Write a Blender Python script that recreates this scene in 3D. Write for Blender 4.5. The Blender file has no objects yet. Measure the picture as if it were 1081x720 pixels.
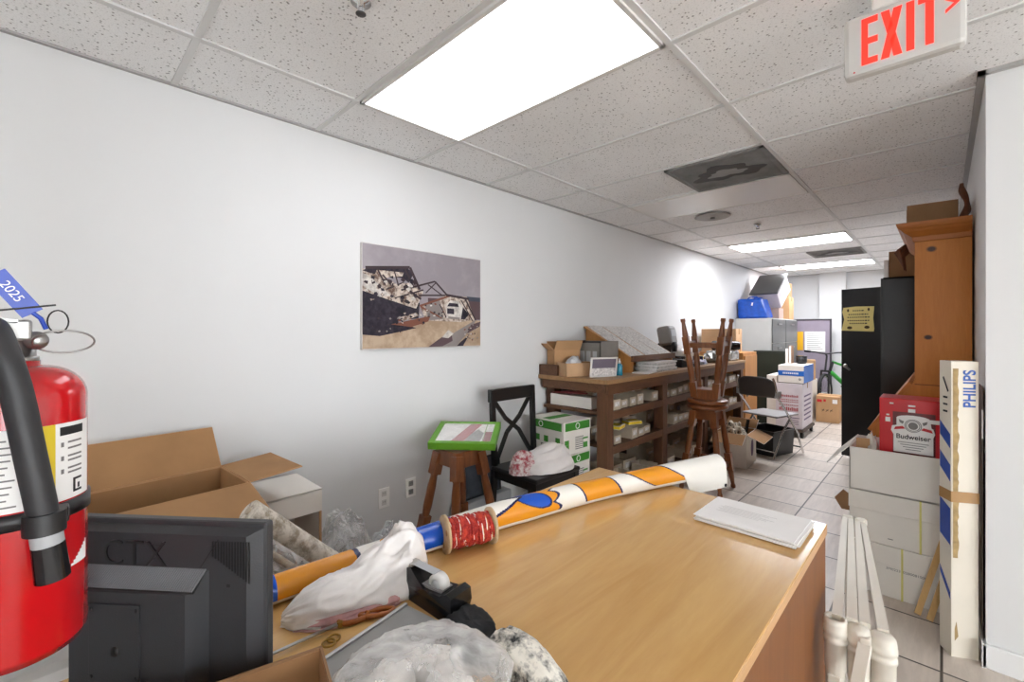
import bpy, bmesh, math, random
from mathutils import Vector, Matrix, noise
rnd = random.Random(7)
S = bpy.context.scene
COL = S.collection
PI = math.pi

# ------------------------------------------------------------------ materials
def lin(h):
    h = h.lstrip('#')
    o = []
    for i in (0, 2, 4):
        c = int(h[i:i+2], 16)/255
        o.append(c/12.92 if c <= .04045 else ((c+.055)/1.055)**2.4)
    return o
def nodes(name):
    m = bpy.data.materials.new(name); m.use_nodes = True
    nt = m.node_tree
    b = nt.nodes.get('Principled BSDF')
    return m, nt, b
def N(nt, t, **kw):
    n = nt.nodes.new(t)
    for k, v in kw.items(): setattr(n, k, v)
    return n
def mixcol(nt, fac, a, b, mode='MIX'):
    n = N(nt, 'ShaderNodeMix', data_type='RGBA', blend_type=mode)
    for sock, v in ((n.inputs[0], fac), (n.inputs[6], a), (n.inputs[7], b)):
        if hasattr(v, 'links') or hasattr(v, 'is_linked'): nt.links.new(v, sock)
        elif isinstance(v, (int, float)): sock.default_value = v
        else: sock.default_value = (*v[:3], 1)
    return n.outputs[2]
def math_(nt, op, a, b=None, c=None):
    n = N(nt, 'ShaderNodeMath', operation=op)
    for i, v in enumerate((a, b, c)):
        if v is None: continue
        if isinstance(v, (int, float)): n.inputs[i].default_value = v
        else: nt.links.new(v, n.inputs[i])
    return n.outputs[0]
def ramp(nt, fac, stops):
    n = N(nt, 'ShaderNodeValToRGB')
    el = n.color_ramp.elements
    while len(el) < len(stops): el.new(.5)
    for e, (p, c) in zip(el, stops):
        e.position = p; e.color = (*c[:3], 1) if not isinstance(c, (int, float)) else (c, c, c, 1)
    nt.links.new(fac, n.inputs[0])
    return n.outputs[0]
def coords(nt, scale=(1, 1, 1), rot=(0, 0, 0), kind='Object'):
    tc = N(nt, 'ShaderNodeTexCoord'); mp = N(nt, 'ShaderNodeMapping')
    mp.inputs['Scale'].default_value = scale; mp.inputs['Rotation'].default_value = rot
    nt.links.new(tc.outputs[kind], mp.inputs[0]); return mp.outputs[0]
def tex_noise(nt, vec, scale, detail=4, rough=.55, dist=0):
    n = N(nt, 'ShaderNodeTexNoise'); n.inputs['Scale'].default_value = scale
    n.inputs['Detail'].default_value = detail; n.inputs['Roughness'].default_value = rough
    n.inputs['Distortion'].default_value = dist
    nt.links.new(vec, n.inputs['Vector']); return n.outputs['Fac']
def bump(nt, b, h, strength=.2, dist=.004):
    n = N(nt, 'ShaderNodeBump'); n.inputs['Strength'].default_value = strength; n.inputs['Distance'].default_value = dist
    nt.links.new(h, n.inputs['Height']); nt.links.new(n.outputs[0], b.inputs['Normal'])
def mat(name, h, rough=.5, metal=0., var=.07, scale=7., bmp=0., bscale=80., coat=0.):
    m, nt, b = nodes(name); c = lin(h)
    v = coords(nt); f = tex_noise(nt, v, scale)
    a = [x*(1-var) for x in c]; d = [min(1, x*(1+var)) for x in c]
    nt.links.new(ramp(nt, f, [(.3, a), (.7, d)]), b.inputs['Base Color'])
    b.inputs['Roughness'].default_value = rough; b.inputs['Metallic'].default_value = metal
    b.inputs['Coat Weight'].default_value = coat
    if bmp: bump(nt, b, tex_noise(nt, v, bscale, 3), bmp, .003)
    m.diffuse_color = (*c, 1)
    return m
def wood(name, h1, h2, axis='y', rough=.4, scale=3., coat=0., knots=(), hk='#3a1d0c', grain=.5):
    m, nt, b = nodes(name)
    sc = {'x': (1.0, 9, 9), 'y': (9, 1.0, 9), 'z': (9, 9, 1.0)}[axis]
    v = coords(nt, sc)
    f1 = tex_noise(nt, v, scale, 5, .6, 1.2)
    f2 = tex_noise(nt, coords(nt, tuple(x*4 for x in sc)), scale*2, 3, .6, .3)
    f = math_(nt, 'ADD', math_(nt, 'MULTIPLY', f1, 1-grain*.5), math_(nt, 'MULTIPLY', f2, grain*.5))
    col = ramp(nt, f, [(.3, lin(h1)), (.7, lin(h2))])
    tc = N(nt, 'ShaderNodeTexCoord')
    for (kx, ky, kz, kr) in knots:
        d = N(nt, 'ShaderNodeVectorMath', operation='DISTANCE')
        mp = N(nt, 'ShaderNodeMapping'); nt.links.new(tc.outputs['Object'], mp.inputs[0])
        mp.inputs['Scale'].default_value = (1, 1, 1.3); nt.links.new(mp.outputs[0], d.inputs[0])
        d.inputs[1].default_value = (kx, ky, kz*1.3)
        k = ramp(nt, math_(nt, 'DIVIDE', d.outputs['Value'], kr), [(.55, 1.), (1., 0.)])
        col = mixcol(nt, k, col, lin(hk))
    nt.links.new(col, b.inputs['Base Color'])
    b.inputs['Roughness'].default_value = rough; b.inputs['Coat Weight'].default_value = coat
    b.inputs['Coat Roughness'].default_value = .12
    bump(nt, b, f2, .08, .002)
    return m
def film(name, h='#ffffff', alpha=.25, rough=.12):
    """thin clear plastic: mostly see-through, with glossy creases and a faint milky body"""
    m, nt, b = nodes(name)
    out = nt.nodes['Material Output']
    b.inputs['Base Color'].default_value = (*lin(h), 1); b.inputs['Roughness'].default_value = rough
    b.inputs['Specular IOR Level'].default_value = .8
    t = N(nt, 'ShaderNodeBsdfTransparent'); mx = N(nt, 'ShaderNodeMixShader')
    v = coords(nt); f = tex_noise(nt, v, 14, 5, .65, .6)
    lw = N(nt, 'ShaderNodeLayerWeight'); lw.inputs[0].default_value = .35
    fac = math_(nt, 'ADD', math_(nt, 'MULTIPLY', ramp(nt, f, [(.35, 0.), (.75, 1.)]), alpha), math_(nt, 'MULTIPLY', lw.outputs['Facing'], alpha*1.6))
    nt.links.new(math_(nt, 'MINIMUM', fac, .95), mx.inputs[0])
    nt.links.new(t.outputs[0], mx.inputs[1]); nt.links.new(b.outputs[0], mx.inputs[2]); nt.links.new(mx.outputs[0], out.inputs[0])
    bump(nt, b, tex_noise(nt, v, 24, 4), .3, .005)
    return m
def emit(name, h, strength, tubes=False):
    m, nt, b = nodes(name); c = lin(h)
    b.inputs['Base Color'].default_value = (*c, 1); b.inputs['Roughness'].default_value = .5
    b.inputs['Emission Color'].default_value = (*c, 1)
    b.inputs['Emission Strength'].default_value = strength
    if tubes:   # two bright tubes seen through a prismatic lens
        w = N(nt, 'ShaderNodeTexWave', bands_direction='Y'); w.inputs['Scale'].default_value = .525; w.inputs['Phase Offset'].default_value = PI*.5
        nt.links.new(coords(nt), w.inputs[0])
        nt.links.new(math_(nt, 'MULTIPLY', math_(nt, 'ADD', math_(nt, 'MULTIPLY', w.outputs['Fac'], .3), .82), strength), b.inputs['Emission Strength'])
    return m
def ceiling_mat():
    m, nt, b = nodes('acoustic_tile'); v = coords(nt)
    vo = N(nt, 'ShaderNodeTexVoronoi'); vo.inputs['Scale'].default_value = 62
    warp = mixcol(nt, .02, v, v)
    nt.links.new(v, vo.inputs['Vector'])
    gate = tex_noise(nt, v, 38, 2)
    hole = math_(nt, 'MULTIPLY', ramp(nt, vo.outputs['Distance'], [(.14, 1.), (.30, 0.)]), ramp(nt, gate, [(.44, 0.), (.52, 1.)]))
    fine = tex_noise(nt, v, 160, 3, .7)
    base = ramp(nt, tex_noise(nt, v, 3), [(.3, lin('#ececec')), (.7, lin('#f3f3f3'))])
    c = mixcol(nt, math_(nt, 'MULTIPLY', ramp(nt, fine, [(.54, 0.), (.66, 1.)]), .32), base, lin('#8f8c89'))
    c = mixcol(nt, math_(nt, 'MULTIPLY', hole, .85), c, lin('#6e6b69'))
    nt.links.new(c, b.inputs['Base Color']); b.inputs['Roughness'].default_value = .95
    return m
def floor_mat():
    m, nt, b = nodes('floor_tile')
    tc = N(nt, 'ShaderNodeTexCoord'); sp = N(nt, 'ShaderNodeSeparateXYZ'); nt.links.new(tc.outputs['Object'], sp.inputs[0])
    T = .3945
    def line(s, o):
        a = math_(nt, 'ABSOLUTE', math_(nt, 'SUBTRACT', math_(nt, 'FRACT', math_(nt, 'DIVIDE', math_(nt, 'SUBTRACT', s, o-20*T+T*.5), T)), .5))
        return ramp(nt, a, [(.009, 1.), (.016, 0.)])
    def cell(s, o): return math_(nt, 'FLOOR', math_(nt, 'DIVIDE', math_(nt, 'SUBTRACT', s, o-20*T), T))
    g = math_(nt, 'MAXIMUM', line(sp.outputs[0], -.003), line(sp.outputs[1], 2.5))
    cb = N(nt, 'ShaderNodeCombineXYZ'); nt.links.new(cell(sp.outputs[0], -.003), cb.inputs[0]); nt.links.new(cell(sp.outputs[1], 2.5), cb.inputs[1])
    wn = N(nt, 'ShaderNodeTexWhiteNoise'); nt.links.new(cb.outputs[0], wn.inputs['Vector'])
    v = coords(nt, (9, 1.2, 1)); f = tex_noise(nt, v, 3.2, 6, .65, .6)
    base = ramp(nt, f, [(.3, lin('#beb1a5')), (.7, lin('#d6c9bc'))])
    base = mixcol(nt, .1, base, wn.outputs['Value'])
    nt.links.new(mixcol(nt, g, base, lin('#453d38')), b.inputs['Base Color'])
    b.inputs['Roughness'].default_value = .38
    bump(nt, b, math_(nt, 'MULTIPLY', g, -1.), .3, .003)
    return m
def board_mat(name, h, h2, scale=40.):
    m, nt, b = nodes(name); v = coords(nt)
    nt.links.new(ramp(nt, tex_noise(nt, v, scale, 4, .7), [(.42, lin(h)), (.62, lin(h2))]), b.inputs['Base Color'])
    b.inputs['Roughness'].default_value = .8
    return m

WALL = mat('wall_paint', '#dddddd', .75, var=.012, scale=2)
CEIL = ceiling_mat(); FLOOR = floor_mat()
TBAR = mat('grid_metal', '#d6d6d5', .5, var=.02)
TRIMG = mat('wall_angle_grey', '#a9a7a5', .5, var=.02)
BASEW = mat('baseboard_white', '#e4e4e4', .45, var=.01)
LAMP = emit('lamp_lens', '#f6f9ff', 2.0, True); LAMPF = emit('lamp_lens_far_boost', '#f6f9ff', 14., True)  # far panels' emission is raised to even out the room light
LENS = mat('unlit_lens', '#e3e1de', .35, var=.01)
WHITEP = mat('white_plastic', '#dcdad6', .35, var=.02)
WHITEM = mat('white_enamel', '#dcdad6', .4, var=.02)
VENTG = mat('dusty_grille', '#7f7d7b', .7, var=.25, scale=6)
VENTD = mat('duct_dark', '#4e4c4b', .8, var=.15)
CHROME = mat('chrome', '#d2d2d2', .18, 1., var=.02)
STEEL = mat('brushed_steel', '#a8a7a5', .32, 1., var=.06, scale=30)
ALU = mat('aluminium', '#b5b3b0', .35, .8, var=.05)
CARD = mat('cardboard', '#bd946a', .85, var=.07, scale=5, bmp=.08, bscale=60)
CARD2 = mat('cardboard_light', '#c8a27c', .85, var=.07, scale=5, bmp=.08)
CARDIN = mat('cardboard_inner', '#a27a52', .9, var=.08)
CARDDK = mat('cardboard_brown', '#94704e', .85, var=.1)
TAPE = mat('packing_tape', '#a78052', .25, var=.08)
WBOX = mat('white_board', '#e6e1d9', .7, var=.04, scale=4)
CREAM = mat('cream_board', '#bcae99', .8, var=.1, scale=9)
CREAMIN = mat('cream_board_inner', '#8a7c69', .9, var=.1)
PAPER = mat('white_paper', '#ebe8e6', .8, var=.03)
PAPERG = board_mat('printed_paper', '#e4e1de', '#b4b1b0', 60)
BLACK = mat('black_paint', '#1b1b1c', .3, var=.12)
BLACKP = mat('black_plastic', '#1d1d1f', .4, var=.1)
BLACKG = mat('black_gloss', '#141416', .15, var=.05)
MONI = mat('monitor_plastic', '#323336', .42, var=.05, bmp=.12, bscale=400)
MONID = mat('monitor_dark', '#0e0e10', .5, var=.05)
RED = mat('extinguisher_red', '#c4121a', .18, var=.03, coat=.6)
BUDRED = mat('carton_red', '#c50f1c', .35, var=.05)
WHITE = mat('pure_white', '#f1efec', .6, var=.01)
INK = mat('black_ink', '#1c1b1c', .7, var=.02)
INKG = mat('grey_ink', '#7d7a78', .8, var=.05)
INKR = mat('red_ink', '#a03038', .7, var=.05)
INKM = mat('mauve_ink', '#6c5a78', .7, var=.05)
GREEN = mat('green_print', '#3f8a2e', .5, var=.06)
LIME = mat('lime_frame', '#63a128', .45, var=.06)
YELLOW = mat('yellow_print', '#e7cc2a', .5, var=.04)
YPAPER = mat('yellow_paper', '#decb82', .8, var=.06)
PBLUE = mat('blue_letter', '#1e4fa0', .5, var=.03)
BLUEP = mat('blue_print', '#1f63bd', .45, var=.05)
ROLLW = mat('vinyl_white', '#e4e0d8', .22, var=.02)
ROLLO = mat('vinyl_orange', '#dd9222', .22, var=.03)
ROLLB = mat('vinyl_blue', '#1550b8', .22, var=.03)
ROLLN = mat('vinyl_navy', '#1c2450', .22, var=.03)
OAK = wood('desk_maple', '#c4965a', '#d7ae70', 'y', .22, 1.4, .3, grain=.35)
OAKE = wood('desk_edge', '#b98d58', '#cda272', 'y', .35, 1.6)
OAKS = wood('desk_side', '#6d3f17', '#7f4d1e', 'z', .55, 1.6)
BENCH = wood('bench_wood', '#4d3120', '#6b472f', 'z', .55, 2.)
BENCHY = wood('bench_wood_long', '#4f3322', '#6e4b32', 'y', .55, 2.)
BTOP = wood('bench_top', '#8b6844', '#a8835b', 'y', .5, 2.)
STOOLW = wood('stool_wood', '#6f3b1b', '#92562b', 'z', .3, 2.5, .3)
PINE = wood('pine', '#b56a20', '#c98032', 'z', .5, 1.6, 0., knots=((.004, -.53, 1.852, .026), (-.010, -.53, 1.341, .022)))
PINEX = wood('pine_cross', '#98551a', '#b16a26', 'x', .5, 1.6, 0.)
SLAT = wood('slat_pine', '#c79c5e', '#dab57b', 'z', .55, 2)
LWOOD = wood('cabinet_wood', '#a8713a', '#bd8549', 'z', .45, 2)
GREYC = mat('file_cabinet_grey', '#bdbdba', .4, var=.03)
GREYD = mat('drawer_grey', '#5b5c5a', .35, var=.08)
DKGREEN = mat('dark_green_metal', '#20271f', .4, var=.1)
GREYP = mat('grey_plastic', '#8e8d8b', .5, var=.06)
GREYL = mat('grey_light', '#aeb0b2', .5, var=.05)
BEIGE = mat('beige_resin', '#d9d3c7', .42, var=.04)
TOTE = mat('blue_tarp', '#0f50b8', .25, var=.2, scale=18, bmp=.5, bscale=25)
MAUVE = mat('panel_fabric', '#8d8390', .9, var=.06, bmp=.1, bscale=300)
DFRAME = mat('dark_frame', '#3a343b', .5, var=.05)
SLATE = mat('slate_canvas', '#3c444e', .6, var=.3, scale=12)
BAGW = film('white_bag_film', '#f2efee', 1.0, .28)
BAGC = film('clear_bag_film', '#ecebe9', .40, .1)
CLOTH = mat('black_cloth', '#17181b', .9, var=.2, scale=40, bmp=.4, bscale=300)
TIRE = mat('tyre_rubber', '#19191a', .75, var=.08)
BIKEG = mat('bike_green', '#2e9a36', .3, var=.06)
ORANGEH = mat('scissor_handle', '#9a551c', .4, var=.08)
BRASS = mat('brass', '#a5803f', .35, .9, var=.06)
TURQ = mat('turquoise_liquid', '#1f86a3', .2, var=.06)
HOSE = mat('hose_rubber', '#2b2b2d', .5, var=.12, scale=20)
BROWNH = mat('dried_husk', '#5d341d', .8, var=.3, scale=25, bmp=.6, bscale=60)
MATTE = mat('folding_seat_grey', '#8d8a8a', .5, var=.04)
CHARC = mat('charcoal_vinyl', '#4a4746', .5, var=.06)
EXITR = emit('exit_red', '#ff2a1c', .75)
TWINE = board_mat('twine', '#8c1414', '#c8402c', 70)
GOLD = mat('gold_thread', '#d9b27c', .6, var=.1)
KNIT = board_mat('knit_pattern', '#e9e4d8', '#232325', 26)
FLORAL = board_mat('floral_film', '#e0dace', '#9d927f', 26)
SILVER = mat('silver_foil', '#b3b1ad', .2, .6, var=.2, scale=30, bmp=.8, bscale=40)
PLY = wood('plate_wood', '#b99b74', '#cdb390', 'x', .6, 3)

# ------------------------------------------------------------------ mesh builder
def T(x, y, z): return Matrix.Translation((x, y, z))
def RZ(a): return Matrix.Rotation(a, 4, 'Z')
def RX(a): return Matrix.Rotation(a, 4, 'X')
def RY(a): return Matrix.Rotation(a, 4, 'Y')
class MB:
    def __init__(s, M=None):
        s.v = []; s.f = []; s.mi = []; s.sm = []; s.M = M or Matrix()
    def add(s, vs, fs, mi=0, smooth=False, M=None):
        o = len(s.v); A = s.M @ M if M is not None else s.M
        s.v += [A @ Vector(p) for p in vs]
        for f in fs:
            s.f.append([i+o for i in f]); s.mi.append(mi); s.sm.append(smooth)
        return s
    def box(s, x0, x1, y0, y1, z0, z1, mi=0, bev=0, M=None):
        if x1 < x0: x0, x1 = x1, x0
        if y1 < y0: y0, y1 = y1, y0
        if z1 < z0: z0, z1 = z1, z0
        if bev:
            bm = bmesh.new(); bmesh.ops.create_cube(bm, size=1)
            for v in bm.verts: v.co = Vector(((x0+x1)/2+v.co.x*(x1-x0), (y0+y1)/2+v.co.y*(y1-y0), (z0+z1)/2+v.co.z*(z1-z0)))
            bmesh.ops.bevel(bm, geom=bm.edges[:], offset=bev, segments=2, affect='EDGES', profile=.5)
            bm.verts.index_update()
            s.add([v.co.copy() for v in bm.verts], [[v.index for v in f.verts] for f in bm.faces], mi, False, M); bm.free()
            return s
        vs = [(x, y, z) for z in (z0, z1) for y in (y0, y1) for x in (x0, x1)]
        return s.add(vs, [(0, 2, 3, 1), (4, 5, 7, 6), (0, 1, 5, 4), (2, 6, 7, 3), (0, 4, 6, 2), (1, 3, 7, 5)], mi, False, M)
    def bar(s, p0, p1, w, h, mi=0, up=(0, 0, 1), w1=None, h1=None):
        """rectangular bar between two points; w across, h along 'up'"""
        p0, p1 = Vector(p0), Vector(p1); d = (p1-p0).normalized(); u = Vector(up)
        if abs(d.dot(u)) > .98: u = Vector((0, 1, 0))
        x = d.cross(u).normalized(); u = x.cross(d).normalized()
        w1 = w1 or w; h1 = h1 or h
        vs = []
        for p, a, b in ((p0, w, h), (p1, w1, h1)):
            for i, j in ((-1, -1), (1, -1), (1, 1), (-1, 1)): vs.append(p+x*i*a/2+u*j*b/2)
        return s.add(vs, [(3, 2, 1, 0), (4, 5, 6, 7)]+[(i, (i+1) % 4, 4+(i+1) % 4, 4+i) for i in range(4)], mi)
    def rings(s, rings, mi=0, smooth=True, cap=True, closed=False):
        n = len(rings[0]); vs = [p for r in rings for p in r]; fs = []
        m = len(rings)
        for k in range(m if closed else m-1):
            for i in range(n): fs.append((k*n+i, k*n+(i+1) % n, ((k+1) % m)*n+(i+1) % n, ((k+1) % m)*n+i))
        s.add(vs, fs, mi, smooth)
        if cap and not closed:
            s.add(rings[0], [list(range(n))[::-1]], mi); s.add(rings[-1], [list(range(n))], mi)
        return s
    def tube(s, path, r, n=8, mi=0, closed=False, cap=True):
        P = [Vector(p) for p in path]; R = r if isinstance(r, (list, tuple)) else [r]*len(P)
        rings = []; u = None
        for i, p in enumerate(P):
            if closed: d = P[(i+1) % len(P)]-P[i-1]
            else: d = P[min(i+1, len(P)-1)]-P[max(i-1, 0)]
            d.normalize()
            if u is None:
                u = Vector((0, 0, 1)) if abs(d.z) < .9 else Vector((1, 0, 0))
            u = (u-d*u.dot(d)).normalized(); w = d.cross(u)
            rings.append([p+(u*math.cos(a)+w*math.sin(a))*R[i] for a in (2*PI*k/n for k in range(n))])
        return s.rings(rings, mi, True, cap, closed)
    def cyl(s, p0, p1, r0, r1=None, n=16, mi=0): return s.tube([p0, p1], [r0, r1 if r1 is not None else r0], n, mi)
    def lathe(s, prof, n=24, mi=0, M=None, smooth=True):
        rings = [[Vector((r*math.cos(2*PI*k/n), r*math.sin(2*PI*k/n), z)) for k in range(n)] for r, z in prof]
        if M is not None: rings = [[M @ p for p in r] for r in rings]
        return s.rings(rings, mi, smooth)
    def prism(s, poly, t, M=None, mi=0, mi_side=None):
        """polygon in local xy, extruded t along local z"""
        n = len(poly)
        vs = [(x, y, 0) for x, y in poly]+[(x, y, t) for x, y in poly]
        s.add(vs, [list(range(n))[::-1], list(range(n, 2*n))], mi, False, M)
        return s.add(vs, [(i, (i+1) % n, n+(i+1) % n, n+i) for i in range(n)], mi if mi_side is None else mi_side, False, M)
    def slab(s, a, b, c, d, t, mi=0):
        """four corners (ccw seen from outside), thickness t inward"""
        a, b, c, d = map(Vector, (a, b, c, d)); nrm = (b-a).cross(d-a).normalized()*t
        vs = [a, b, c, d, a-nrm, b-nrm, c-nrm, d-nrm]
        return s.add(vs, [(0, 1, 2, 3), (7, 6, 5, 4), (0, 4, 5, 1), (1, 5, 6, 2), (2, 6, 7, 3), (3, 7, 4, 0)], mi)
    def blob(s, c, rad, amp=.25, freq=3., seed=0, nu=36, nv=22, mi=0, flat=True, power=1.):
        """crumpled closed lump, flattened on its underside"""
        c = Vector(c); rings = []
        for j in range(nv):
            ph = -PI/2+PI*(j+.5)/nv; ring = []
            for i in range(nu):
                th = 2*PI*i/nu
                d = Vector((math.cos(ph)*math.cos(th), math.cos(ph)*math.sin(th), math.sin(ph)))
                q = d*freq+Vector((seed*3.1, seed*1.7, seed*.9))
                k = 1+amp*(noise.noise(q)+.6*(1-2*abs(noise.noise(q*2.1)))*.7+.35*noise.noise(q*4.3))
                p = Vector((d.x*rad[0], d.y*rad[1], d.z*rad[2]))*k
                if flat and p.z < -rad[2]*.72: p.z = -rad[2]*.72
                ring.append(c+p)
            rings.append(ring)
        return s.rings(rings, mi, True, True)
    def loft_bag(s, spine, nu=64, seg=10, seed=0, pleat=.16, fine=.05, mi=0):
        """thin bag laid along a spine of (x, y, z, half width, height): folds run along the spine"""
        P = [Vector(q[:3]) for q in spine]; rings = []; m = len(P)
        for i in range(m-1):
            for k in range(seg if i < m-2 else seg+1):
                t = k/seg
                def cr(f):
                    a, b, c, d = f(max(i-1, 0)), f(i), f(i+1), f(min(i+2, m-1))
                    return .5*(2*b+(c-a)*t+(2*a-5*b+4*c-d)*t*t+(3*b-a-3*c+d)*t**3)
                p = cr(lambda j: P[j]); hw = max(.004, cr(lambda j: spine[j][3])); h = max(.004, cr(lambda j: spine[j][4]))
                d = (P[i+1]-P[i]).normalized(); side = Vector((d.y, -d.x, 0)).normalized()
                ring = []
                for n in range(nu):
                    a = 2*PI*n/nu; c, sn = math.cos(a), math.sin(a)
                    q = Vector((c*2.2, sn*2.2, (i+t)*.62+seed*3.3)); q2 = Vector((c*5+5, sn*5, (i+t)*1.2+seed*1.7))
                    r = 1+pleat*(1-2.4*abs(noise.noise(q)))+fine*(1-3*abs(noise.noise(q2)))-pleat*.5
                    zz = sn*(r if r < 1 else 1+.35*(r-1)) if sn > 0 else sn*.12
                    ring.append(p+side*hw*c*r+Vector((0, 0, h*max(zz, -.05)))+d*noise.noise(q2*1.3)*.005)
                rings.append(ring)
        return s.rings(rings, mi, True, True)
    def mesh(s, name, mats):
        me = bpy.data.meshes.new(name)
        me.from_pydata([tuple(v) for v in s.v], [], s.f)
        for m in (mats if isinstance(mats, (list, tuple)) else [mats]): me.materials.append(m)
        me.polygons.foreach_set('material_index', s.mi); me.polygons.foreach_set('use_smooth', s.sm)
        me.update(); return me
    def build(s, name, mats, parent=None, label=None):
        o = bpy.data.objects.new(name, s.mesh(name, mats)); COL.objects.link(o)
        if parent is not None: o.parent = parent
        if label: o['label'] = label
        return o
def thing(name, label, cat, loc=(0, 0, 0), rz=0, group=None):
    o = bpy.data.objects.new(name, None); COL.objects.link(o); o.empty_display_size = .05
    o.location = loc; o.rotation_euler = (0, 0, rz); o['label'] = label; o['category'] = cat
    if group: o['group'] = group
    return o
def W(root): return MB(T(*[-c for c in root.location]))      # world coordinates into an unrotated thing
def solo(name, mb, mats, label, cat, group=None):
    lo = [min(v[i] for v in mb.v) for i in range(3)]; hi = [max(v[i] for v in mb.v) for i in range(3)]
    c = Vector(((lo[0]+hi[0])/2, (lo[1]+hi[1])/2, lo[2])); mb.v = [v-c for v in mb.v]
    o = mb.build(name, mats); o.location = c; o['label'] = label; o['category'] = cat
    if group: o['group'] = group
    return o
def struct(name, mb, mats):
    o = mb.build(name, mats); o['kind'] = 'structure'; return o
def dup(root, loc, rz=0, label=None, group=None, scale=None):
    r = root.copy(); COL.objects.link(r); r.location = loc; r.rotation_euler = (0, 0, rz)
    if label: r['label'] = label
    if group: r['group'] = group
    if scale: r.scale = scale
    for ch in list(root.children):
        c = ch.copy(); COL.objects.link(c); c.parent = r
        for g in list(ch.children):
            d = g.copy(); COL.objects.link(d); d.parent = c
    return r
def text(name, s, size, M, m, parent, bold=0., sx=1., ext=.0006, align='CENTER', spacing=1.):
    cu = bpy.data.curves.new(name, 'FONT'); cu.body = s; cu.size = size; cu.extrude = ext; cu.offset = bold
    cu.align_x = align; cu.align_y = 'CENTER'; cu.space_character = spacing
    tmp = bpy.data.objects.new(name, cu); COL.objects.link(tmp)
    bpy.context.view_layer.update()
    dg = bpy.context.evaluated_depsgraph_get()
    me = bpy.data.meshes.new_from_object(tmp.evaluated_get(dg)); bpy.data.objects.remove(tmp); bpy.data.curves.remove(cu)
    me.transform(M @ Matrix.Diagonal((sx, 1, 1, 1)))
    me.materials.clear(); me.materials.append(m); me.name = name
    o = bpy.data.objects.new(name, me); COL.objects.link(o); o.parent = parent
    return o
def FACE(o, right, up):
    """matrix whose local x runs along 'right', y along 'up', z out of the face"""
    r = Vector(right).normalized(); u = Vector(up).normalized(); n = r.cross(u)
    return Matrix(((r.x, u.x, n.x, o[0]), (r.y, u.y, n.y, o[1]), (r.z, u.z, n.z, o[2]), (0, 0, 0, 1)))

# ------------------------------------------------------------------ camera
cam_d = bpy.data.cameras.new('camera'); cam = bpy.data.objects.new('camera', cam_d); COL.objects.link(cam)
cam.location = (0, 0, 1.38); cam.rotation_euler = (PI/2, 0, math.radians(44.04))
cam_d.sensor_width = 36; cam_d.lens = 470/1081*36; cam_d.shift_y = -11/1081; cam_d.clip_start = .02
S.camera = cam

# ------------------------------------------------------------------ the setting
XL, XR, YF, YB, H = -2.393, .128, 10.05, -.15, 2.44
struct('floor', MB().box(-2.5, 6.2, -3.8, 10.2, -.1, 0), FLOOR)
struct('ceiling', MB().box(-2.5, 6.2, -3.8, 10.2, H+.004, H+.1), CEIL)
struct('wall_left', MB().box(XL-.1, XL, -3.7, 10.15, 0, H+.01), WALL)
struct('wall_far', MB().box(XL, XR+.1, YF, YF+.1, 0, H+.01), WALL)
struct('wall_right', MB().box(XR, 6.1, 2.67, YF+.1, 0, H+.01), WALL)
struct('wall_back', MB().box(-1.2, -.62, YB-.3, YB, 0, H+.01), WALL)
RY0 = -3.6
RWX = (.15, 1.15)
struct('wall_rear', MB().box(XL, RWX[0], RY0-.1, RY0, 0, H+.01).box(RWX[1], 6.1, RY0-.1, RY0, 0, H+.01).box(*RWX, RY0-.1, RY0, 0, .12).box(*RWX, RY0-.1, RY0, 2.36, H+.01), WALL)
wf = MB().box(*RWX, RY0-.08, RY0-.02, .12, .18).box(*RWX, RY0-.08, RY0-.02, 2.31, 2.36)
for k in range(3): x = RWX[0]+(RWX[1]-RWX[0]-.04)*k/2; wf.box(x, x+.04, RY0-.08, RY0-.02, .12, 2.36)
win = struct('fill_window_2', wf, ALU)  # unseen rear window, added to let in frontal fill daylight
for k in range(2): x = RWX[0]+(RWX[1]-RWX[0]-.04)*k/2; MB().box(x+.04, x+(RWX[1]-RWX[0]-.04)/2, RY0-.053, RY0-.047, .18, 2.31).build('pane', film('fill_rear_pane', '#ffffff', .05, .03), win)
WY = (-3.3, 2.3)
ws = MB().box(6, 6.1, RY0, WY[0], 0, H+.01).box(6, 6.1, WY[1], 2.67, 0, H+.01).box(6, 6.1, *WY, 0, .12).box(6, 6.1, *WY, 2.36, H+.01)
struct('wall_side', ws, WALL)
wf = MB()
for k in range(5): y = WY[0]+(WY[1]-WY[0]-.04)*k/4; wf.box(6.02, 6.08, y, y+.04, .12, 2.36)
wf.box(6.02, 6.08, *WY, .12, .18).box(2.32, 2.38, *WY, 2.31, 2.36)
win = struct('fill_window_1', wf, ALU)  # out-of-view side window, added to spread daylight along the left wall
for k in range(4): y = WY[0]+(WY[1]-WY[0]-.04)*k/4; MB().box(6.047, 6.053, y+.04, y+(WY[1]-WY[0]-.04)/4, .18, 2.31).build('pane', film('fill_side_pane', '#ffffff', .05, .03), win)
struct('wall_pillar', MB().box(-1.64, -1.25, 9.9, YF, 0, H+.005), WALL)
struct('baseboard_right', MB().box(XR-.012, 6.0, 2.652, 2.67, 0, .098, bev=.004), BASEW)
struct('baseboard_side', MB().box(XR-.012, XR, 2.652, YF, 0, .098), BASEW)
struct('baseboard_left', MB().box(XL, XL+.012, RY0, YF, 0, .095, bev=.003), BASEW)
struct('baseboard_far', MB().box(XL, XR, YF-.012, YF, 0, .095, bev=.003), BASEW)
X0, Y0, TY = -1.945, .367, .61
tb = MB()
for k in range(7):
    x = X0+1.22*k
    tb.box(x-.012, x+.012, RY0, 2.67 if k > 1 else YF, H-.003, H+.006)
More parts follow.
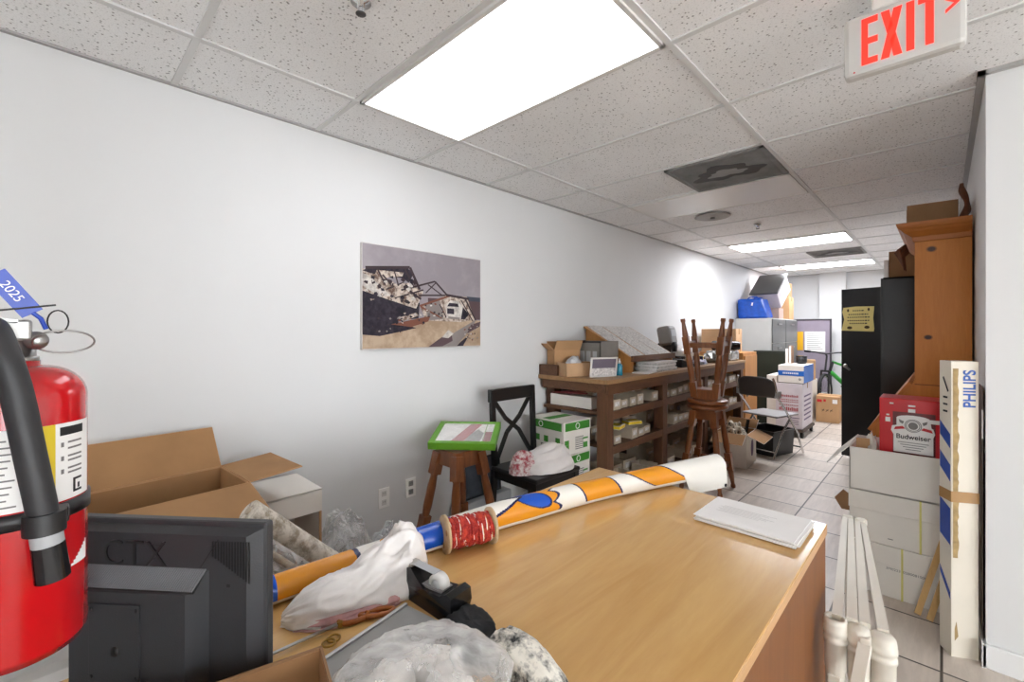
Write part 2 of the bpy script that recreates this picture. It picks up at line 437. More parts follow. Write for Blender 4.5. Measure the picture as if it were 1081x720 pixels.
for k in range(-6, 16):
    y = Y0+TY*k; tb.box(XL, XR if y > 2.67 else 6.0, y-.012, y+.012, H-.002, H+.006)
struct('trim_1', tb, TBAR)
tr = MB().box(XL, XL+.02, RY0, YF, H-.004, H+.005).box(XL, XR, YF-.02, YF, H-.004, H+.005)
struct('trim_2', tr, TRIMG)
tr = MB().box(XR-.024, XR, 2.645, YF, H-.012, H+.005).box(XR-.024, 6.0, 2.645, 2.67, H-.012, H+.005)
struct('trim_3', tr, TRIMG)

def troffer(x0, y0, label, lit=True, lens=None, w=1.22, d=.61):
    t = thing('ceiling_light', label, 'ceiling light', (x0+w/2, y0+d/2, H-.012), 0, 'ceiling panel lights')
    a, b = w/2-.012, d/2-.012
    f = MB()
    for s in (-1, 1):
        f.box(s*a, s*(a-.016), -b, b, -.002, .011); f.box(-a, a, s*b, s*(b-.016), -.002, .011)
    f.build('frame', WHITEM, t)
    MB().box(-a+.016, a-.016, -b+.016, b-.016, .001, .009).build('diffuser', lens or (LAMP if lit else LENS), t)
    return t
troffer(X0, Y0+TY, 'large lit fluorescent ceiling panel nearest, above the wall picture')
troffer(X0, Y0+TY*9, 'lit fluorescent ceiling panel, the middle of the three lit ones', lens=LAMPF)
troffer(X0, Y0+TY*13, 'lit fluorescent ceiling panel farthest away, before the far wall', lens=LAMPF)
troffer(X0, Y0+TY*5, 'unlit white ceiling light panel beside the dusty grey vent', False)

def vent(x0, y0, label, core=True):
    t = thing('ceiling_vent', label, 'vent', (x0+.305, y0+.305, H-.012), 0, 'ceiling air vents')
    f = MB()
    for s in (-1, 1):
        f.box(s*.296, s*.27, -.296, .296, -.002, .011); f.box(-.296, .296, s*.296, s*.27, -.002, .011)
    f.build('frame', VENTG, t)
    p = MB().box(-.27, .27, -.27, .27, .005, .010)
    for k in range(26): y = -.26+.02*k; p.box(-.27, .27, y, y+.004, .001, .006)
    p.build('grille', VENTG, t)
    n = 40
    pl = []
    for i in range(n):
        a = 2*PI*i/n; r = .16+.03*math.sin(3*a)+.02*math.sin(7*a+1)
        pl.append((r*1.25*math.cos(a), r*.86*math.sin(a)))
    MB().prism(pl, .002, T(0, 0, -.001)).build('dust_ring', VENTD, t, 'darker soot patch')
    MB().prism([(x*.55, y*.45) for x, y in pl], .002, T(0, 0, -.0025)).build('core_plate', mat('vent_core', '#908e8c', .7, var=.1), t)
    return t
vent(X0+.61, Y0+TY*4, 'dusty dark grey square ceiling return vent nearest')
vent(X0+.61, Y0+TY*11, 'grey square ceiling vent between the two far lit panels')
t = thing('ceiling_diffuser', 'round grey air diffuser in the ceiling beyond the unlit panel', 'vent', (-1.53, 4.25, H-.02))
MB().lathe([(.15, .018), (.155, .012), (.13, .004), (.115, .008), (.1, 0), (.085, .006), (.07, -.002), (.055, .005), (.0, .005)], 32).build('cone', mat('diffuser_grey', '#a3a19f', .5), t)
MB().lathe([(.0, -.006), (.02, -.006), (.02, .006), (0, .006)], 16).build('hub', VENTG, t)
def sprinkler(x, y, label):
    t = thing('fire_sprinkler', label, 'sprinkler', (x, y, H-.045), 0, 'ceiling sprinklers')
    MB().lathe([(.03, .042), (.032, .036), (.012, .032), (.012, .02), (.008, .02), (.0, .02)], 16).build('escutcheon', CHROME, t)
    m = MB()
    for s in (-1, 1): m.tube([(s*.011, 0, .024), (s*.014, 0, .012), (s*.004, 0, .002)], .0025, 6)
    m.build('yoke', STEEL, t); MB().lathe([(0, 0), (.016, 0), (.016, .002), (0, .002)], 16).build('deflector', VENTD, t)
sprinkler(-1.342, .69, 'dark metal sprinkler head in ceiling near the first lit panel')
sprinkler(-1.327, 4.9, 'dark metal sprinkler head in ceiling before the middle lit panel')

# exit sign
t = thing('exit_sign', 'white plastic exit sign with red letters hanging from the ceiling', 'exit sign', (-.09, 1.80, 2.19))
MB().box(-.14, .14, -.022, .03, 0, .19, bev=.014).build('housing', mat('sign_housing', '#c6c4c0', .4, var=.02), t)
MB().box(-.07, .07, -.02, .03, .188, .249, bev=.006).build('canopy', WHITEP, t)
def letters(parent):
    M0 = FACE((0, -.0222, 0), (1, 0, 0), (0, 0, 1))
    hgt, b = .145, .02; z0 = .025
    def put(polys):
        m = MB()
        for p in polys: m.prism(p, .0012, M0)
        m.build('letter', EXITR, parent)
    x = -.094; w = .040
    put([[(x, z0), (x+.016, z0), (x+.016, z0+hgt), (x, z0+hgt)]]+[[(x+.016, z0+a), (x+w, z0+a), (x+w, z0+a+.019), (x+.016, z0+a+.019)] for a in (0, hgt/2-.0095, hgt-.019)])
    x = -.047; w = .050
    put([[(x, z0), (x+.02, z0), (x+w, z0+hgt), (x+w-.02, z0+hgt)], [(x+w-.02, z0), (x+w, z0), (x+w*.5+.01, z0+hgt/2-.002), (x+w*.5-.003, z0+hgt/2-.022)], [(x, z0+hgt), (x+.02, z0+hgt), (x+w*.5+.003, z0+hgt/2+.022), (x+w*.5-.01, z0+hgt/2+.002)]])
    x = .012
    put([[(x, z0), (x+.018, z0), (x+.018, z0+hgt), (x, z0+hgt)]])
    x = .038; w = .05
    put([[(x+w/2-.009, z0), (x+w/2+.009, z0), (x+w/2+.009, z0+hgt-.019), (x+w/2-.009, z0+hgt-.019)], [(x, z0+hgt-.019), (x+w, z0+hgt-.019), (x+w, z0+hgt), (x, z0+hgt)]])
    m = MB(); x = .096; zc = z0+hgt*.66
    m.prism([(x, zc+.024), (x, zc+.014), (x+.018, zc), (x+.03, zc)], .0012, M0).prism([(x, zc-.014), (x, zc-.024), (x+.03, zc), (x+.018, zc)], .0012, M0)
    m.build('arrow', EXITR, parent)
letters(t)
MB().prism([(-.003, 0), (.003, 0), (0, .006)], .001, FACE((-.112, -.0223, .009), (1, 0, 0), (0, 0, 1))).build('indicator', BUDRED, t)

# wall outlets
for y, z, lb in ((1.375, .385, 'white wall outlet nearer the plastic bags, left of the pair'), (1.56, .40, 'white wall outlet beside the stool, right of the pair')):
    t = thing('wall_outlet', lb, 'outlet', (XL, y, z), 0, 'wall outlets')
    MB().box(0, .007, -.036, .036, -.058, .058, bev=.002).build('cover_plate', mat('outlet_white', '#f6f5f2', .3, var=.01), t)
    for dz in (-.026, .026):
        r = MB().box(.005, .0085, -.016, .016, dz-.016, dz+.016, bev=.001).build('receptacle', GREYP if 'right of' in lb else WHITEP, t)
        m = MB()
        for dy in (-.006, .006): m.box(.0082, .0089, dy-.001, dy+.001, dz-.002, dz+.008)
        m.build('slot', INK, r)

# wall picture: collapsed steel building with a lorry, printed on stretched canvas
def picture():
    PW, PH = .905, .615
    t = thing('wall_picture', 'unframed colour print of a collapsed building and white truck on wall', 'picture', (XL, 1.677, 1.27))
    MB().box(0, .022, -PW/2, PW/2, 0, PH, bev=.003).build('canvas', mat('canvas_edge', '#cfc9c6', .7), t)
    sky = board_mat('print_sky', '#948c92', '#a29a9f', 3); sand = board_mat('print_sand', '#a58c74', '#bea78f', 9)
    dk = board_mat('print_dark', '#1c1622', '#38303c', 18); beam = mat('print_beam', '#35242a', .6)
    hill = mat('print_hill', '#574347', .7); sea = mat('print_sea', '#3f4452', .7); wht = board_mat('print_white', '#dcd6cf', '#a39b96', 14)
    rub = board_mat('print_rubble', '#d3c5b8', '#6b5348', 30); rust = mat('print_rust', '#7b4b3a', .7); grey = mat('print_grey', '#8a817e', .7)
    L = [sky, sand, dk, beam, hill, sea, wht, rub, rust, grey]
    m = MB(); cnt = [0]
    def P(pts, i):
        cnt[0] += 1
        m.prism([((x-.5)*PW*.992, y*PH*.984+.005) for x, y in pts], .00015, FACE((.0221+cnt[0]*.00007, 0, 0), (0, 1, 0), (0, 0, 1)), i)
    def L2(a, b, w, i=3):
        a, b = Vector(a), Vector(b); d = (b-a); d = Vector((-d.y, d.x)).normalized()*w*.5; d.y *= 1.4
        P([a-d, b-d, b+d, a+d], i)
    P([(0, 0), (1, 0), (1, 1), (0, 1)], 0)
    P([(.5, .28), (1, .30), (1, .52), (.5, .52)], 4); P([(.72, .52), (1, .51), (1, .56), (.72, .565)], 5)
    P([(0, 0), (1, 0), (1, .29), (.7, .30), (.4, .27), (0, .14)], 1)
    P([(0, .14), (.12, .2), (.3, .28), (.42, .30), (.43, .46), (.3, .52), (.15, .50), (0, .60)], 2)
    P([(0, .55), (.18, .48), (.40, .40), (.46, .58), (.34, .66), (.22, .63), (.1, .74), (0, .76)], 7)
    P([(0, .60), (.12, .5), (.2, .52), (.08, .66), (0, .72)], 6)
    P([(.0, .74), (.06, .79), (.33, .81), (.38, .76), (.34, .66), (.3, .70), (.06, .72)], 2)
    P([(.07, .66), (.2, .70), (.29, .72), (.30, .76), (.1, .76)], 7)
    for a, b, w in (((.02, .77), (.35, .82), .02), ((.35, .82), (.43, .60), .02), ((.31, .80), (.38, .62), .014), ((.28, .58), (.56, .70), .013), ((.40, .63), (.56, .70), .012),
                    ((.56, .70), (.68, .55), .014), ((.42, .54), (.66, .56), .012), ((.48, .57), (.57, .69), .009), ((.5, .66), (.62, .56), .009), ((.30, .62), (.44, .50), .016),
                    ((.2, .48), (.46, .60), .012), ((.17, .58), (.3, .66), .01), ((.14, .72), (.22, .60), .012), ((.1, .78), (.16, .62), .012), ((.22, .8), (.26, .62), .01)): L2(a, b, w)
    P([(.43, .43), (.66, .56), (.86, .56), (.94, .30), (.80, .27), (.48, .28)], 7)
    P([(.47, .45), (.60, .50), (.64, .30), (.50, .28)], 9)
    P([(.66, .31), (.66, .46), (.70, .51), (.78, .50), (.82, .44), (.80, .30)], 6)
    P([(.67, .44), (.69, .48), (.77, .475), (.78, .44)], 2); P([(.67, .36), (.67, .42), (.735, .415), (.735, .355)], 2)
    P([(.68, .305), (.68, .33), (.79, .32), (.79, .295)], 9); P([(.8, .3), (.84, .3), (.88, .36), (.82, .44)], 2)
    for a, b, w, i in (((.43, .43), (.70, .56), .016, 8), ((.66, .565), (.88, .535), .018, 3), ((.84, .54), (.95, .29), .014, 3), ((.80, .52), (.92, .28), .01, 3), ((.44, .42), (.62, .31), .014, 8), ((.6, .46), (.66, .32), .01, 3)): L2(a, b, w, i)
    P([(.0, .36), (.4, .20), (.30, .17), (.12, .12), (0, .135)], 2)
    P([(.2, .235), (.42, .30), (.52, .33), (.5, .27), (.36, .21)], 8); P([(.25, .30), (.40, .36), (.42, .33), (.3, .27)], 7)
    P([(.5, .0), (.72, .14), (.95, .30), (.93, .24), (.80, .06), (.76, 0)], 9); P([(.76, 0), (.80, .05), (.88, .12), (.82, .0)], 2)
    P([(.5, 0), (.62, 0), (.72, .06), (.71, .13), (.64, .12)], 4); P([(.62, .10), (.68, .18), (.73, .14), (.68, .09)], 6)
    P([(.86, .14), (.99, .22), (1, .28), (.9, .24)], 4)
    R2 = random.Random(3)
    def shard(x0, x1, y0, y1, cols, n, sz):
        for _ in range(n):
            cx, cy = R2.uniform(x0, x1), R2.uniform(y0, y1); a = R2.uniform(0, PI); k = R2.choice((3, 4, 5))
            P([(cx+sz*R2.uniform(.4, 1)*math.cos(a+2*PI*i/k), cy+sz*1.2*R2.uniform(.3, 1)*math.sin(a+2*PI*i/k)) for i in range(k)], R2.choice(cols))
    shard(.02, .40, .46, .70, (2, 3, 6, 7, 3), 46, .026); shard(.06, .28, .16, .32, (3, 9, 2, 2), 22, .014)
    shard(.26, .46, .22, .36, (7, 8, 2, 6), 20, .018); shard(.46, .64, .30, .46, (6, 3, 9, 8), 18, .016); shard(.82, .96, .06, .24, (8, 6, 9, 2), 26, .013)
    m.build('print', L, t)
picture()

# ------------------------------------------------------------------ cartons
def carton(name, label, cat, loc, rz, w, d, h, body, inner, flaps=(), closed=False, group=None, th=.004, tape=True):
    """local: x = width, y = depth (front = -y); flaps: (side, length, degrees from upright, outward)"""
    t = thing(name, label, cat, loc, rz, group)
    m = MB()
    if closed:
        m.box(-w/2, w/2, -d/2, d/2, 0, h, bev=.003); m.build('body', [body], t)
        g = MB().box(-w/2+.003, w/2-.003, -.0015, .0015, h-.001, h+.0006); g.build('flap_seam', CARDIN if body in (CARD, CARD2, CARDDK) else INKG, t)
        if tape:
            MB().box(-w/2-.0006, w/2+.0006, -.024, .024, h-.0005, h+.0012).box(-w/2-.0008, -w/2+.0004, -.024, .024, h-.07, h+.001).box(w/2-.0004, w/2+.0008, -.024, .024, h-.07, h+.001).build('tape', TAPE, t)
        return t
    m.box(-w/2, w/2, -d/2, d/2, 0, th)
    for s in (-1, 1):
        m.box(s*w/2, s*(w/2-th), -d/2, d/2, 0, h); m.box(-w/2, w/2, s*d/2, s*(d/2-th), 0, h)
    n0 = len(m.f)
    m.box(-w/2+th, w/2-th, -d/2+th, d/2-th, th, th+.001, 1)
    for s in (-1, 1):
        m.box(s*(w/2-th), s*(w/2-th-.0008), -d/2+th, d/2-th, th, h-.004, 1); m.box(-w/2+th, w/2-th, s*(d/2-th), s*(d/2-th-.0008), th, h-.004, 1)
    m.build('body', [body, inner], t)
    for side, ln, ang in flaps:
        a = math.radians(ang); f = MB()
        if side in '+x-x':
            s = 1 if side == '+x' else -1; L = d; base = T(s*w/2, 0, h) @ RZ(0 if s > 0 else PI)
        else:
            s = 1 if side == '+y' else -1; L = w; base = T(0, s*d/2, h) @ RZ(PI/2 if s > 0 else -PI/2)
        M = base @ RY(a)
        f.box(-th, 0, -L/2, L/2, 0, ln, 0, M=M)
        f.box(-th-.0006, -th, -L/2+.002, L/2-.002, .002, ln-.002, 1, M=M)
        f.build('flap', [body, inner], t)
    return t

# ------------------------------------------------------------------ desk and things on it
DZ = .75; DX0, DX1, DY0, DY1 = -1.14, -.27, .0, 1.755
t = thing('desk', 'large light maple office desk in the foreground with brown side', 'desk', ((DX0+DX1)/2, (DY0+DY1)/2, 0))
W(t).box(DX0, DX1, DY0, DY1, DZ-.006, DZ, bev=.0015).build('desktop', OAK, t)
W(t).box(DX0, DX1, DY0, DY1, DZ-.034, DZ-.006, bev=.002).build('edge_band', OAKE, t)
W(t).box(DX1-.028, DX1-.004, DY0+.004, DY1-.004, 0, DZ-.034).build('side_panel', OAKS, t)
W(t).box(DX0+.004, DX0+.028, DY0+.004, DY1-.004, 0, DZ-.034).build('side_panel', OAKS, t)
W(t).box(DX0+.03, DX1-.03, DY1-.06, DY1-.04, .15, DZ-.034).build('modesty_panel', OAKS, t)
# rolled banner
def banner():
    pts = [(-1.112, .335, .782, .031), (-1.092, .53, .783, .032), (-1.066, .70, .786, .035), (-1.02, .963, .792, .041), (-.99, 1.098, .793, .042), (-.952, 1.287, .791, .040),
           (-.906, 1.453, .790, .038), (-.81, 1.72, .795, .042), (-.70, 2.0, .80, .046)]
    V = [Vector(p[:3]) for p in pts]
    seg = [0]
    for a, b in zip(V, V[1:]): seg.append(seg[-1]+(b-a).length)
    tot = seg[-1]
    def at(s):
        s = max(0, min(tot, s))
        for i in range(len(seg)-1):
            if s <= seg[i+1]+1e-9:
                k = (s-seg[i])/(seg[i+1]-seg[i])
                p0, p1, p2, p3 = V[max(i-1, 0)], V[i], V[i+1], V[min(i+2, len(V)-1)]
                P = .5*((2*p1)+(p2-p0)*k+(2*p0-5*p1+4*p2-p3)*k*k+(3*p1-p0-3*p2+p3)*k**3)
                return P, pts[i][3]*(1-k)+pts[i+1][3]*k
    t = thing('banner_roll', 'long rolled white vinyl banner with orange and blue graphics across desk', 'banner', (-1.0, 1.1, DZ))
    NS, NA = 900, 96
    rings = []
    for j in range(NS+1):
        s = tot*j/NS; p, r = at(s); q, _ = at(s+.004); q0, _ = at(s-.004)
        d = (q-q0).normalized(); side = d.cross(Vector((0, 0, 1))).normalized(); up = side.cross(d)
        rings.append([p+(up*math.cos(a)+side*math.sin(a))*r for a in (2*PI*k/NA for k in range(NA))])
    def colour(s, w):      # w: 0 at the top edge as one looks at it from the desk front, 1 at the desk
        if s < .02: return 0
        if s < .034: return 2
        if s < .20+.01*w: return 1
        if s < .212+.01*w: return 3
        if s < .30-.05*w: return 0
        if s < .40-.05*w: return 1 if (s-.33)**2/.0016+(w-.75)**2/.05 > 1 else 2
        if s < .50-.03*w: return 2
        if s < .56: return 0
        sc = .865+.028*abs(math.sin(w*7.5))
        if s < sc:
            pe = (s-.50)/(.735-.50); c = .62-.22*pe; hw = .42*(1-max(0, pe)**1.7)
            if pe < 1 and abs(w-c) < hw: return 0
            if pe < 1.07 and abs(w-c) < hw+.08: return 3
            e = ((s-.775-.11*(w-.5))/.052)**2+((w-.52)/.38)**2
            if e < 1: return 2
            if e < 1.28: return 3
            e2 = ((s-.695)/.04)**2+((w-.06)/.16)**2
            if e2 < 1: return 2
            if e2 < 1.35: return 3
            if s > sc-.012: return 3
            return 1
        if s < .955+.045*w: return 0
        if s < .963+.045*w: return 3
        if s < 1.115+.06*w: return 1
        if s < 1.124+.06*w: return 3
        if s < 1.215+.10*w*w: return 0
        if s < 1.224+.10*w*w: return 3
        if s < 1.385+.10*w*w: return 1
        if s < 1.394+.10*w*w: return 3
        return 0
    m = MB(t and T(1.0, -1.1, -DZ)); vs = [p for r in rings for p in r]; m.v = [m.M @ Vector(p) for p in vs]
    for j in range(NS):
        for i in range(NA):
            a = 2*PI*(i+.5)/NA
            ang = math.degrees(a) if a < PI else math.degrees(a)-360     # 0 up, +90 towards the camera side
            w = (ang+55)/150
            m.f.append([j*NA+i, j*NA+(i+1) % NA, (j+1)*NA+(i+1) % NA, (j+1)*NA+i]); m.sm.append(True)
            m.mi.append(colour(tot*(j+.5)/NS, w) if -.1 < w < 1.15 else 0)
    m.build('roll', [ROLLW, ROLLO, ROLLB, ROLLN], t)
    # spiral core at the open end
    e, r = at(tot); q0, _ = at(tot-.01); d = (e-q0).normalized(); side = d.cross(Vector((0, 0, 1))).normalized(); up = side.cross(d)
    m = W(t); sp = []
    for k in range(90):
        a = k*.35; rr = r*(.98-.6*k/90); sp.append(e+d*.001+(up*math.cos(a)+side*math.sin(a))*rr)
    m.tube(sp, .0016, 5); m.build('rolled_edge', ROLLW, t)
    # loose end of the sheet hanging over the far desk edge
    m = W(t); cols = 14; rows = 8; g = []
    for i in range(cols+1):
        s = tot*(.86+.14*i/cols); p, r = at(s); q, _ = at(s+.004); q0, _ = at(s-.004); dd = (q-q0).normalized(); sd = dd.cross(Vector((0, 0, 1))).normalized()
        col = []
        for j in range(rows+1):
            a = math.radians(95); k = j/rows; drop = k*(.085 if i > 1 else .085*i/2)
            col.append(p+sd*(r*(1.0+.10*math.sin(k*2.5)))+Vector((0, 0, .004-drop)))
        g.append(col)
    vs = [p for c in g for p in c]; n = rows+1; off = Vector((-.001, .0005, 0))
    vs2 = vs+[p+off for p in vs]; fs = []
    K = len(vs)
    for i in range(cols):
        for j in range(rows):
            q = (i*n+j, (i+1)*n+j, (i+1)*n+j+1, i*n+j+1); fs.append(q); fs.append(tuple(x+K for x in q[::-1]))
    m.add(vs2, fs, 0, True); m.build('loose_sheet', ROLLW, t)
    lp = g[cols-1][rows-1]
    n2 = sd
    m = W(t); m.lathe([(0, 0), (.007, 0), (.007, .0012), (0, .0012)], 12, M=FACE(tuple(lp+sd*.0015), tuple(dd), (0, 0, 1))); m.build('eyelet', INK, t)
banner()
# spool of twine
def spool():
    a, b = Vector((-1.012, .775, .803)), Vector((-.963, .905, .803)); ax = (b-a).normalized(); r = .052
    t = thing('twine_spool', 'wooden-flanged spool of red and white twine lying on the desk', 'spool', (-.99, .84, DZ))
    M = FACE(tuple(a), tuple(Vector((ax.y, -ax.x, 0))), (0, 0, 1))     # local z = out of face
    zdir = M.to_3x3() @ Vector((0, 0, 1)); sgn = 1 if zdir.dot(ax) > 0 else -1
    for base in (a, b):
        Mx = M.copy(); Mx.translation = base
        fl = W(t).lathe([(.012, -.004), (r, -.004), (r, .004), (.012, .004)], 32, M=Mx).build('flange', PLY, t)
        if base is a:
            h = W(t)
            for k in range(3):
                an = k*2*PI/3+.5; c = Mx @ Vector((.031*math.cos(an), .031*math.sin(an), -sgn*.0042))
                Mh = Mx.copy(); Mh.translation = c; h.lathe([(0, -.0006), (.008, -.0006), (.008, .0006), (0, .0006)], 12, M=Mh)
            h.build('flange_hole', CARDIN, fl)
    core = W(t).tube([a+ax*.004, b-ax*.004], .016, 16).build('core', PLY, t)
    L = (b-a).length
    for mtl, ph0, amp, nm in ((TWINE, 0, 1, 'twine'), (GOLD, 2.2, 1.03, 'thread'), (WHITE, 4.1, 1.035, 'thread')):
        m = W(t); path = []
        turns = 15; n = 22*turns
        lay = 3 if nm == 'twine' else 1
        for l in range(lay):
            path = []
            for k in range(n+1):
                s = k/n; an = ph0+l*2+turns*2*PI*s
                rr = (.0385-.002*math.sin(7*PI*s)+.0016*math.sin(an*2.3+l))*amp
                wob = .004*math.sin(an*1.7+l*2)
                p = a+ax*(.010+(L-.020)*s+wob)
                path.append(p+(Vector((0, 0, 1))*math.cos(an)+Vector((ax.y, -ax.x, 0))*math.sin(an))*rr)
            m.tube(path, .0042 if nm == 'twine' else .0013, 6)
        if nm == 'twine': m.tube([a+ax*.006, b-ax*.006], .0362, 24)
        m.build(nm, mtl, t)
spool()
# white plastic bag on the desk
m = MB()
m.loft_bag([(-1.018, .345, DZ+.003, .012, .020), (-1.0, .375, DZ+.003, .034, .055), (-.982, .43, DZ+.003, .048, .078), (-.972, .49, DZ+.003, .050, .090), (-.962, .555, DZ+.003, .054, .128), (-.956, .60, DZ+.003, .052, .150), (-.952, .640, DZ+.003, .040, .125), (-.95, .665, DZ+.003, .016, .05)], 96, 12, 3, .26, .09)
BAGO = mat('white_bag_plastic', '#e9e4e1', .28, var=.04, scale=9, bmp=.25, bscale=30)
t = thing('plastic_bag', 'crumpled white plastic bag on the desk left of tape dispenser', 'plastic bag', (-.97, .52, DZ))
m.M = Matrix(); m.v = [v-Vector((-.97, .52, DZ)) for v in m.v]; m.build('bag_body', BAGO, t)
m = W(t); m.loft_bag([(-.99, .36, DZ+.001, .02, .008), (-.950, .43, DZ+.001, .028, .018), (-.935, .50, DZ+.001, .026, .020), (-.922, .56, DZ+.001, .020, .016), (-.915, .59, DZ+.001, .010, .006)], 40, 8, 5, .3, .1); m.build('printed_hem', mat('bag_pink', '#b98c8c', .3, var=.35, scale=30), t)
# tape dispenser
t = thing('tape_dispenser', 'black desktop tape dispenser with a small clear roll on desk', 'tape dispenser', (-.826, .612, DZ), math.radians(188))
prof = [(-.062, 0, 1), (-.072, .03, 1), (-.070, .056, .95), (-.055, .062, .9), (-.035, .050, .9), (.02, .046, .8), (.05, .060, .62), (.075, .074, .5), (.088, .070, .48), (.085, .03, .55), (.075, 0, .6)]
vs = [(x, -.034*k, z) for x, z, k in prof]+[(x, .034*k, z) for x, z, k in prof]; n = len(prof)
MB().add(vs, [list(range(n)), list(range(n, 2*n))[::-1]]+[(i, n+i, n+(i+1) % n, (i+1) % n) for i in range(n)]).build('body', BLACKG, t)
MB().box(-.028, .05, -.019, .019, .047, .052).build('well', GREYP, t)
RMX = FACE((-.004, 0, .056), (1, 0, 0), (0, 0, 1))
MB().lathe([(.012, -.011), (.023, -.011), (.023, .011), (.012, .011)], 28, M=RMX).build('tape_roll', WHITEP, t)
MB().lathe([(0, -.014), (.012, -.014), (.012, .014), (0, .014)], 20, M=RMX).build('hub', GREYL, t)
MB().slab((.002, .011, .079), (.002, -.011, .079), (.078, -.011, .080), (.078, .011, .080), .001).build('tape_strip', GREYL, t)
MB().box(.074, .090, -.013, .013, .072, .080).build('cutter', STEEL, t)
# scissors and rings
t = thing('scissors', 'scissors with orange-brown handles lying on desk by plastic bag', 'scissors', (-.915, .44, DZ))
m = W(t)
m.slab((-.925, .425, .757), (-.915, .43, .757), (-.925, .27, .757), (-.93, .27, .757), .003).build('blade', STEEL, t)
for (cx, cy, rx, ry, an) in ((-.918, .455, .014, .030, -.3), (-.898, .50, .012, .036, -.5)):
    m = W(t); m.tube([(cx+rx*math.cos(a)*math.cos(an)-ry*math.sin(a)*math.sin(an), cy+rx*math.cos(a)*math.sin(an)+ry*math.sin(a)*math.cos(an), .7575) for a in (2*PI*k/28 for k in range(28))], .0055, 8, closed=True)
    m.build('handle_loop', ORANGEH, t)
m = W(t); m.cyl((-.918, .425, .7535), (-.918, .425, .763), .006); m.build('pivot_screw', BRASS, t)
for i, (cx, cy) in enumerate(((-.893, .40), (-.882, .385))):
    m = MB(); m.tube([(cx+.012*math.cos(a), cy+.012*math.sin(a), DZ+.003+.003*i) for a in (2*PI*k/24 for k in range(24))], .0022, 6, closed=True)
    solo('brass_ring', m, BRASS, ('small brass ring on desk nearer the scissors', 'small brass ring on desk nearer the metal case')[i], 'ring', 'brass rings')
# flat grey metal case under the clear bag
t = thing('metal_case', 'flat grey metal case with shiny edge under the clear bag', 'case', (-.77, .44, DZ), math.radians(10))
MB().box(-.075, .075, -.14, .13, 0, .014, bev=.002).build('body', GREYP, t)
MB().box(-.079, -.071, -.14, .13, .002, .018, bev=.001).build('edge_rail', ALU, t)
MB().box(-.084, -.079, .03, .06, .004, .014).build('clasp', STEEL, t)
# rolls in a clear bag
RT = mat('roll_tissue', '#e7e3de', .8, var=.05, scale=20)
def tissue(x, y, z, ang, label, r=.048, L=.10):
    t = thing('paper_roll', label, 'paper roll', (x, y, z), ang, 'white rolls in the clear bag')
    MB().lathe([(.016, -L/2), (r-.003, -L/2), (r, -L/2+.004), (r, L/2-.004), (r-.003, L/2), (.016, L/2)], 28, M=T(0, 0, r) @ RX(PI/2)).build('wound_paper', RT, t)
    MB().lathe([(.013, -L/2-.0005), (.0165, -L/2-.0005), (.0165, L/2+.0005), (.013, L/2+.0005)], 20, M=T(0, 0, r) @ RX(PI/2)).build('core', CARD2, t)
tissue(-.650, .370, DZ+.002, .5, 'white paper roll in clear bag nearest the metal case', .036)
tissue(-.555, .445, DZ+.002, 1.2, 'white paper roll in clear bag nearest the knit fabric', .038)
tissue(-.655, .468, DZ+.002, 2.2, 'white paper roll in clear bag nearest the tape dispenser', .032)
tissue(-.560, .345, DZ+.002, .1, 'white paper roll in clear bag nearest the bottom edge', .042)
m = MB(T(-.60, .405, DZ)); m.blob((0, 0, .050), (.135, .150, .062), .13, 2.0, 11, 72, 40)
solo('clear_bag', m, BAGC, 'clear plastic bag holding white paper rolls at desk front', 'plastic bag')
m = MB(T(-.69, .595, DZ) @ RZ(-.5)); m.blob((0, 0, .016), (.075, .045, .022), .3, 1.8, 15, 40, 20)
solo('black_cloth', m, CLOTH, 'folded black cloth on desk between tape dispenser and knit fabric', 'cloth')
m = MB(); m.loft_bag([(-.635, .61, DZ+.002, .02, .025), (-.61, .605, DZ+.002, .042, .055), (-.55, .60, DZ+.002, .046, .062), (-.49, .59, DZ+.002, .042, .05), (-.455, .58, DZ+.002, .03, .03), (-.44, .575, DZ+.002, .012, .01)], 72, 10, 13, .12, .05)
solo('knit_fabric', m, KNIT, 'white knit fabric with black pattern heaped on the desk', 'fabric')
m = MB(T(-.405, .545, DZ)); m.blob((0, 0, .016), (.032, .035, .022), .2, 1.8, 25, 40, 20)
solo('black_glove', m, CLOTH, 'small dark cloth lump right of the knit fabric', 'cloth')
# open carton at the very front with a red cord
carton('open_carton', 'brown open carton on desk at the bottom edge beside monitor', 'box', (-.655, .155, DZ), math.radians(-14), .22, .26, .115, CARDDK, CARDIN)
m = MB(); m.tube([(-.655+.055*math.cos(a)*.95, .215+.02*math.cos(a), DZ+.075+.06*math.sin(a)) for a in (PI*k/20 for k in range(21))], .006, 10)
solo('red_rope', m, mat('red_cord_plastic', '#a3162a', .35), 'thick red cord looping out of the carton at bottom edge', 'rope')
# papers on the far corner of the desk
t = thing('paper_stack', 'stack of white printed papers on the desk right far corner', 'papers', (-.445, 1.595, DZ))
for k in range(9):
    m = MB(); a = rnd.uniform(-.05, .05)+.02; M = T(rnd.uniform(-.006, .006), rnd.uniform(-.006, .006), 0) @ RZ(a)
    m.box(-.145, .145, -.11, .11, .0015+k*.0021, .0032+k*.0021, M=M); m.build('sheet', PAPER if k < 8 else PAPER, t)
m = MB()
for r in range(6): m.box(-.11+.01*(r % 2), .02+.02*(r % 3), .03+.011*r-.05, .033+.011*r-.05, .0201, .0204)
m.build('print_lines', mat('pale_ink', '#cdcac8', .8), t)
solo('glossy_folder', MB(T(-.315, 1.62, DZ)).box(-.03, .018, -.11, .09, 0, .0014), mat('glossy_white', '#f0eeea', .1), 'glossy white folder edge under the desk paper stack', 'folder')

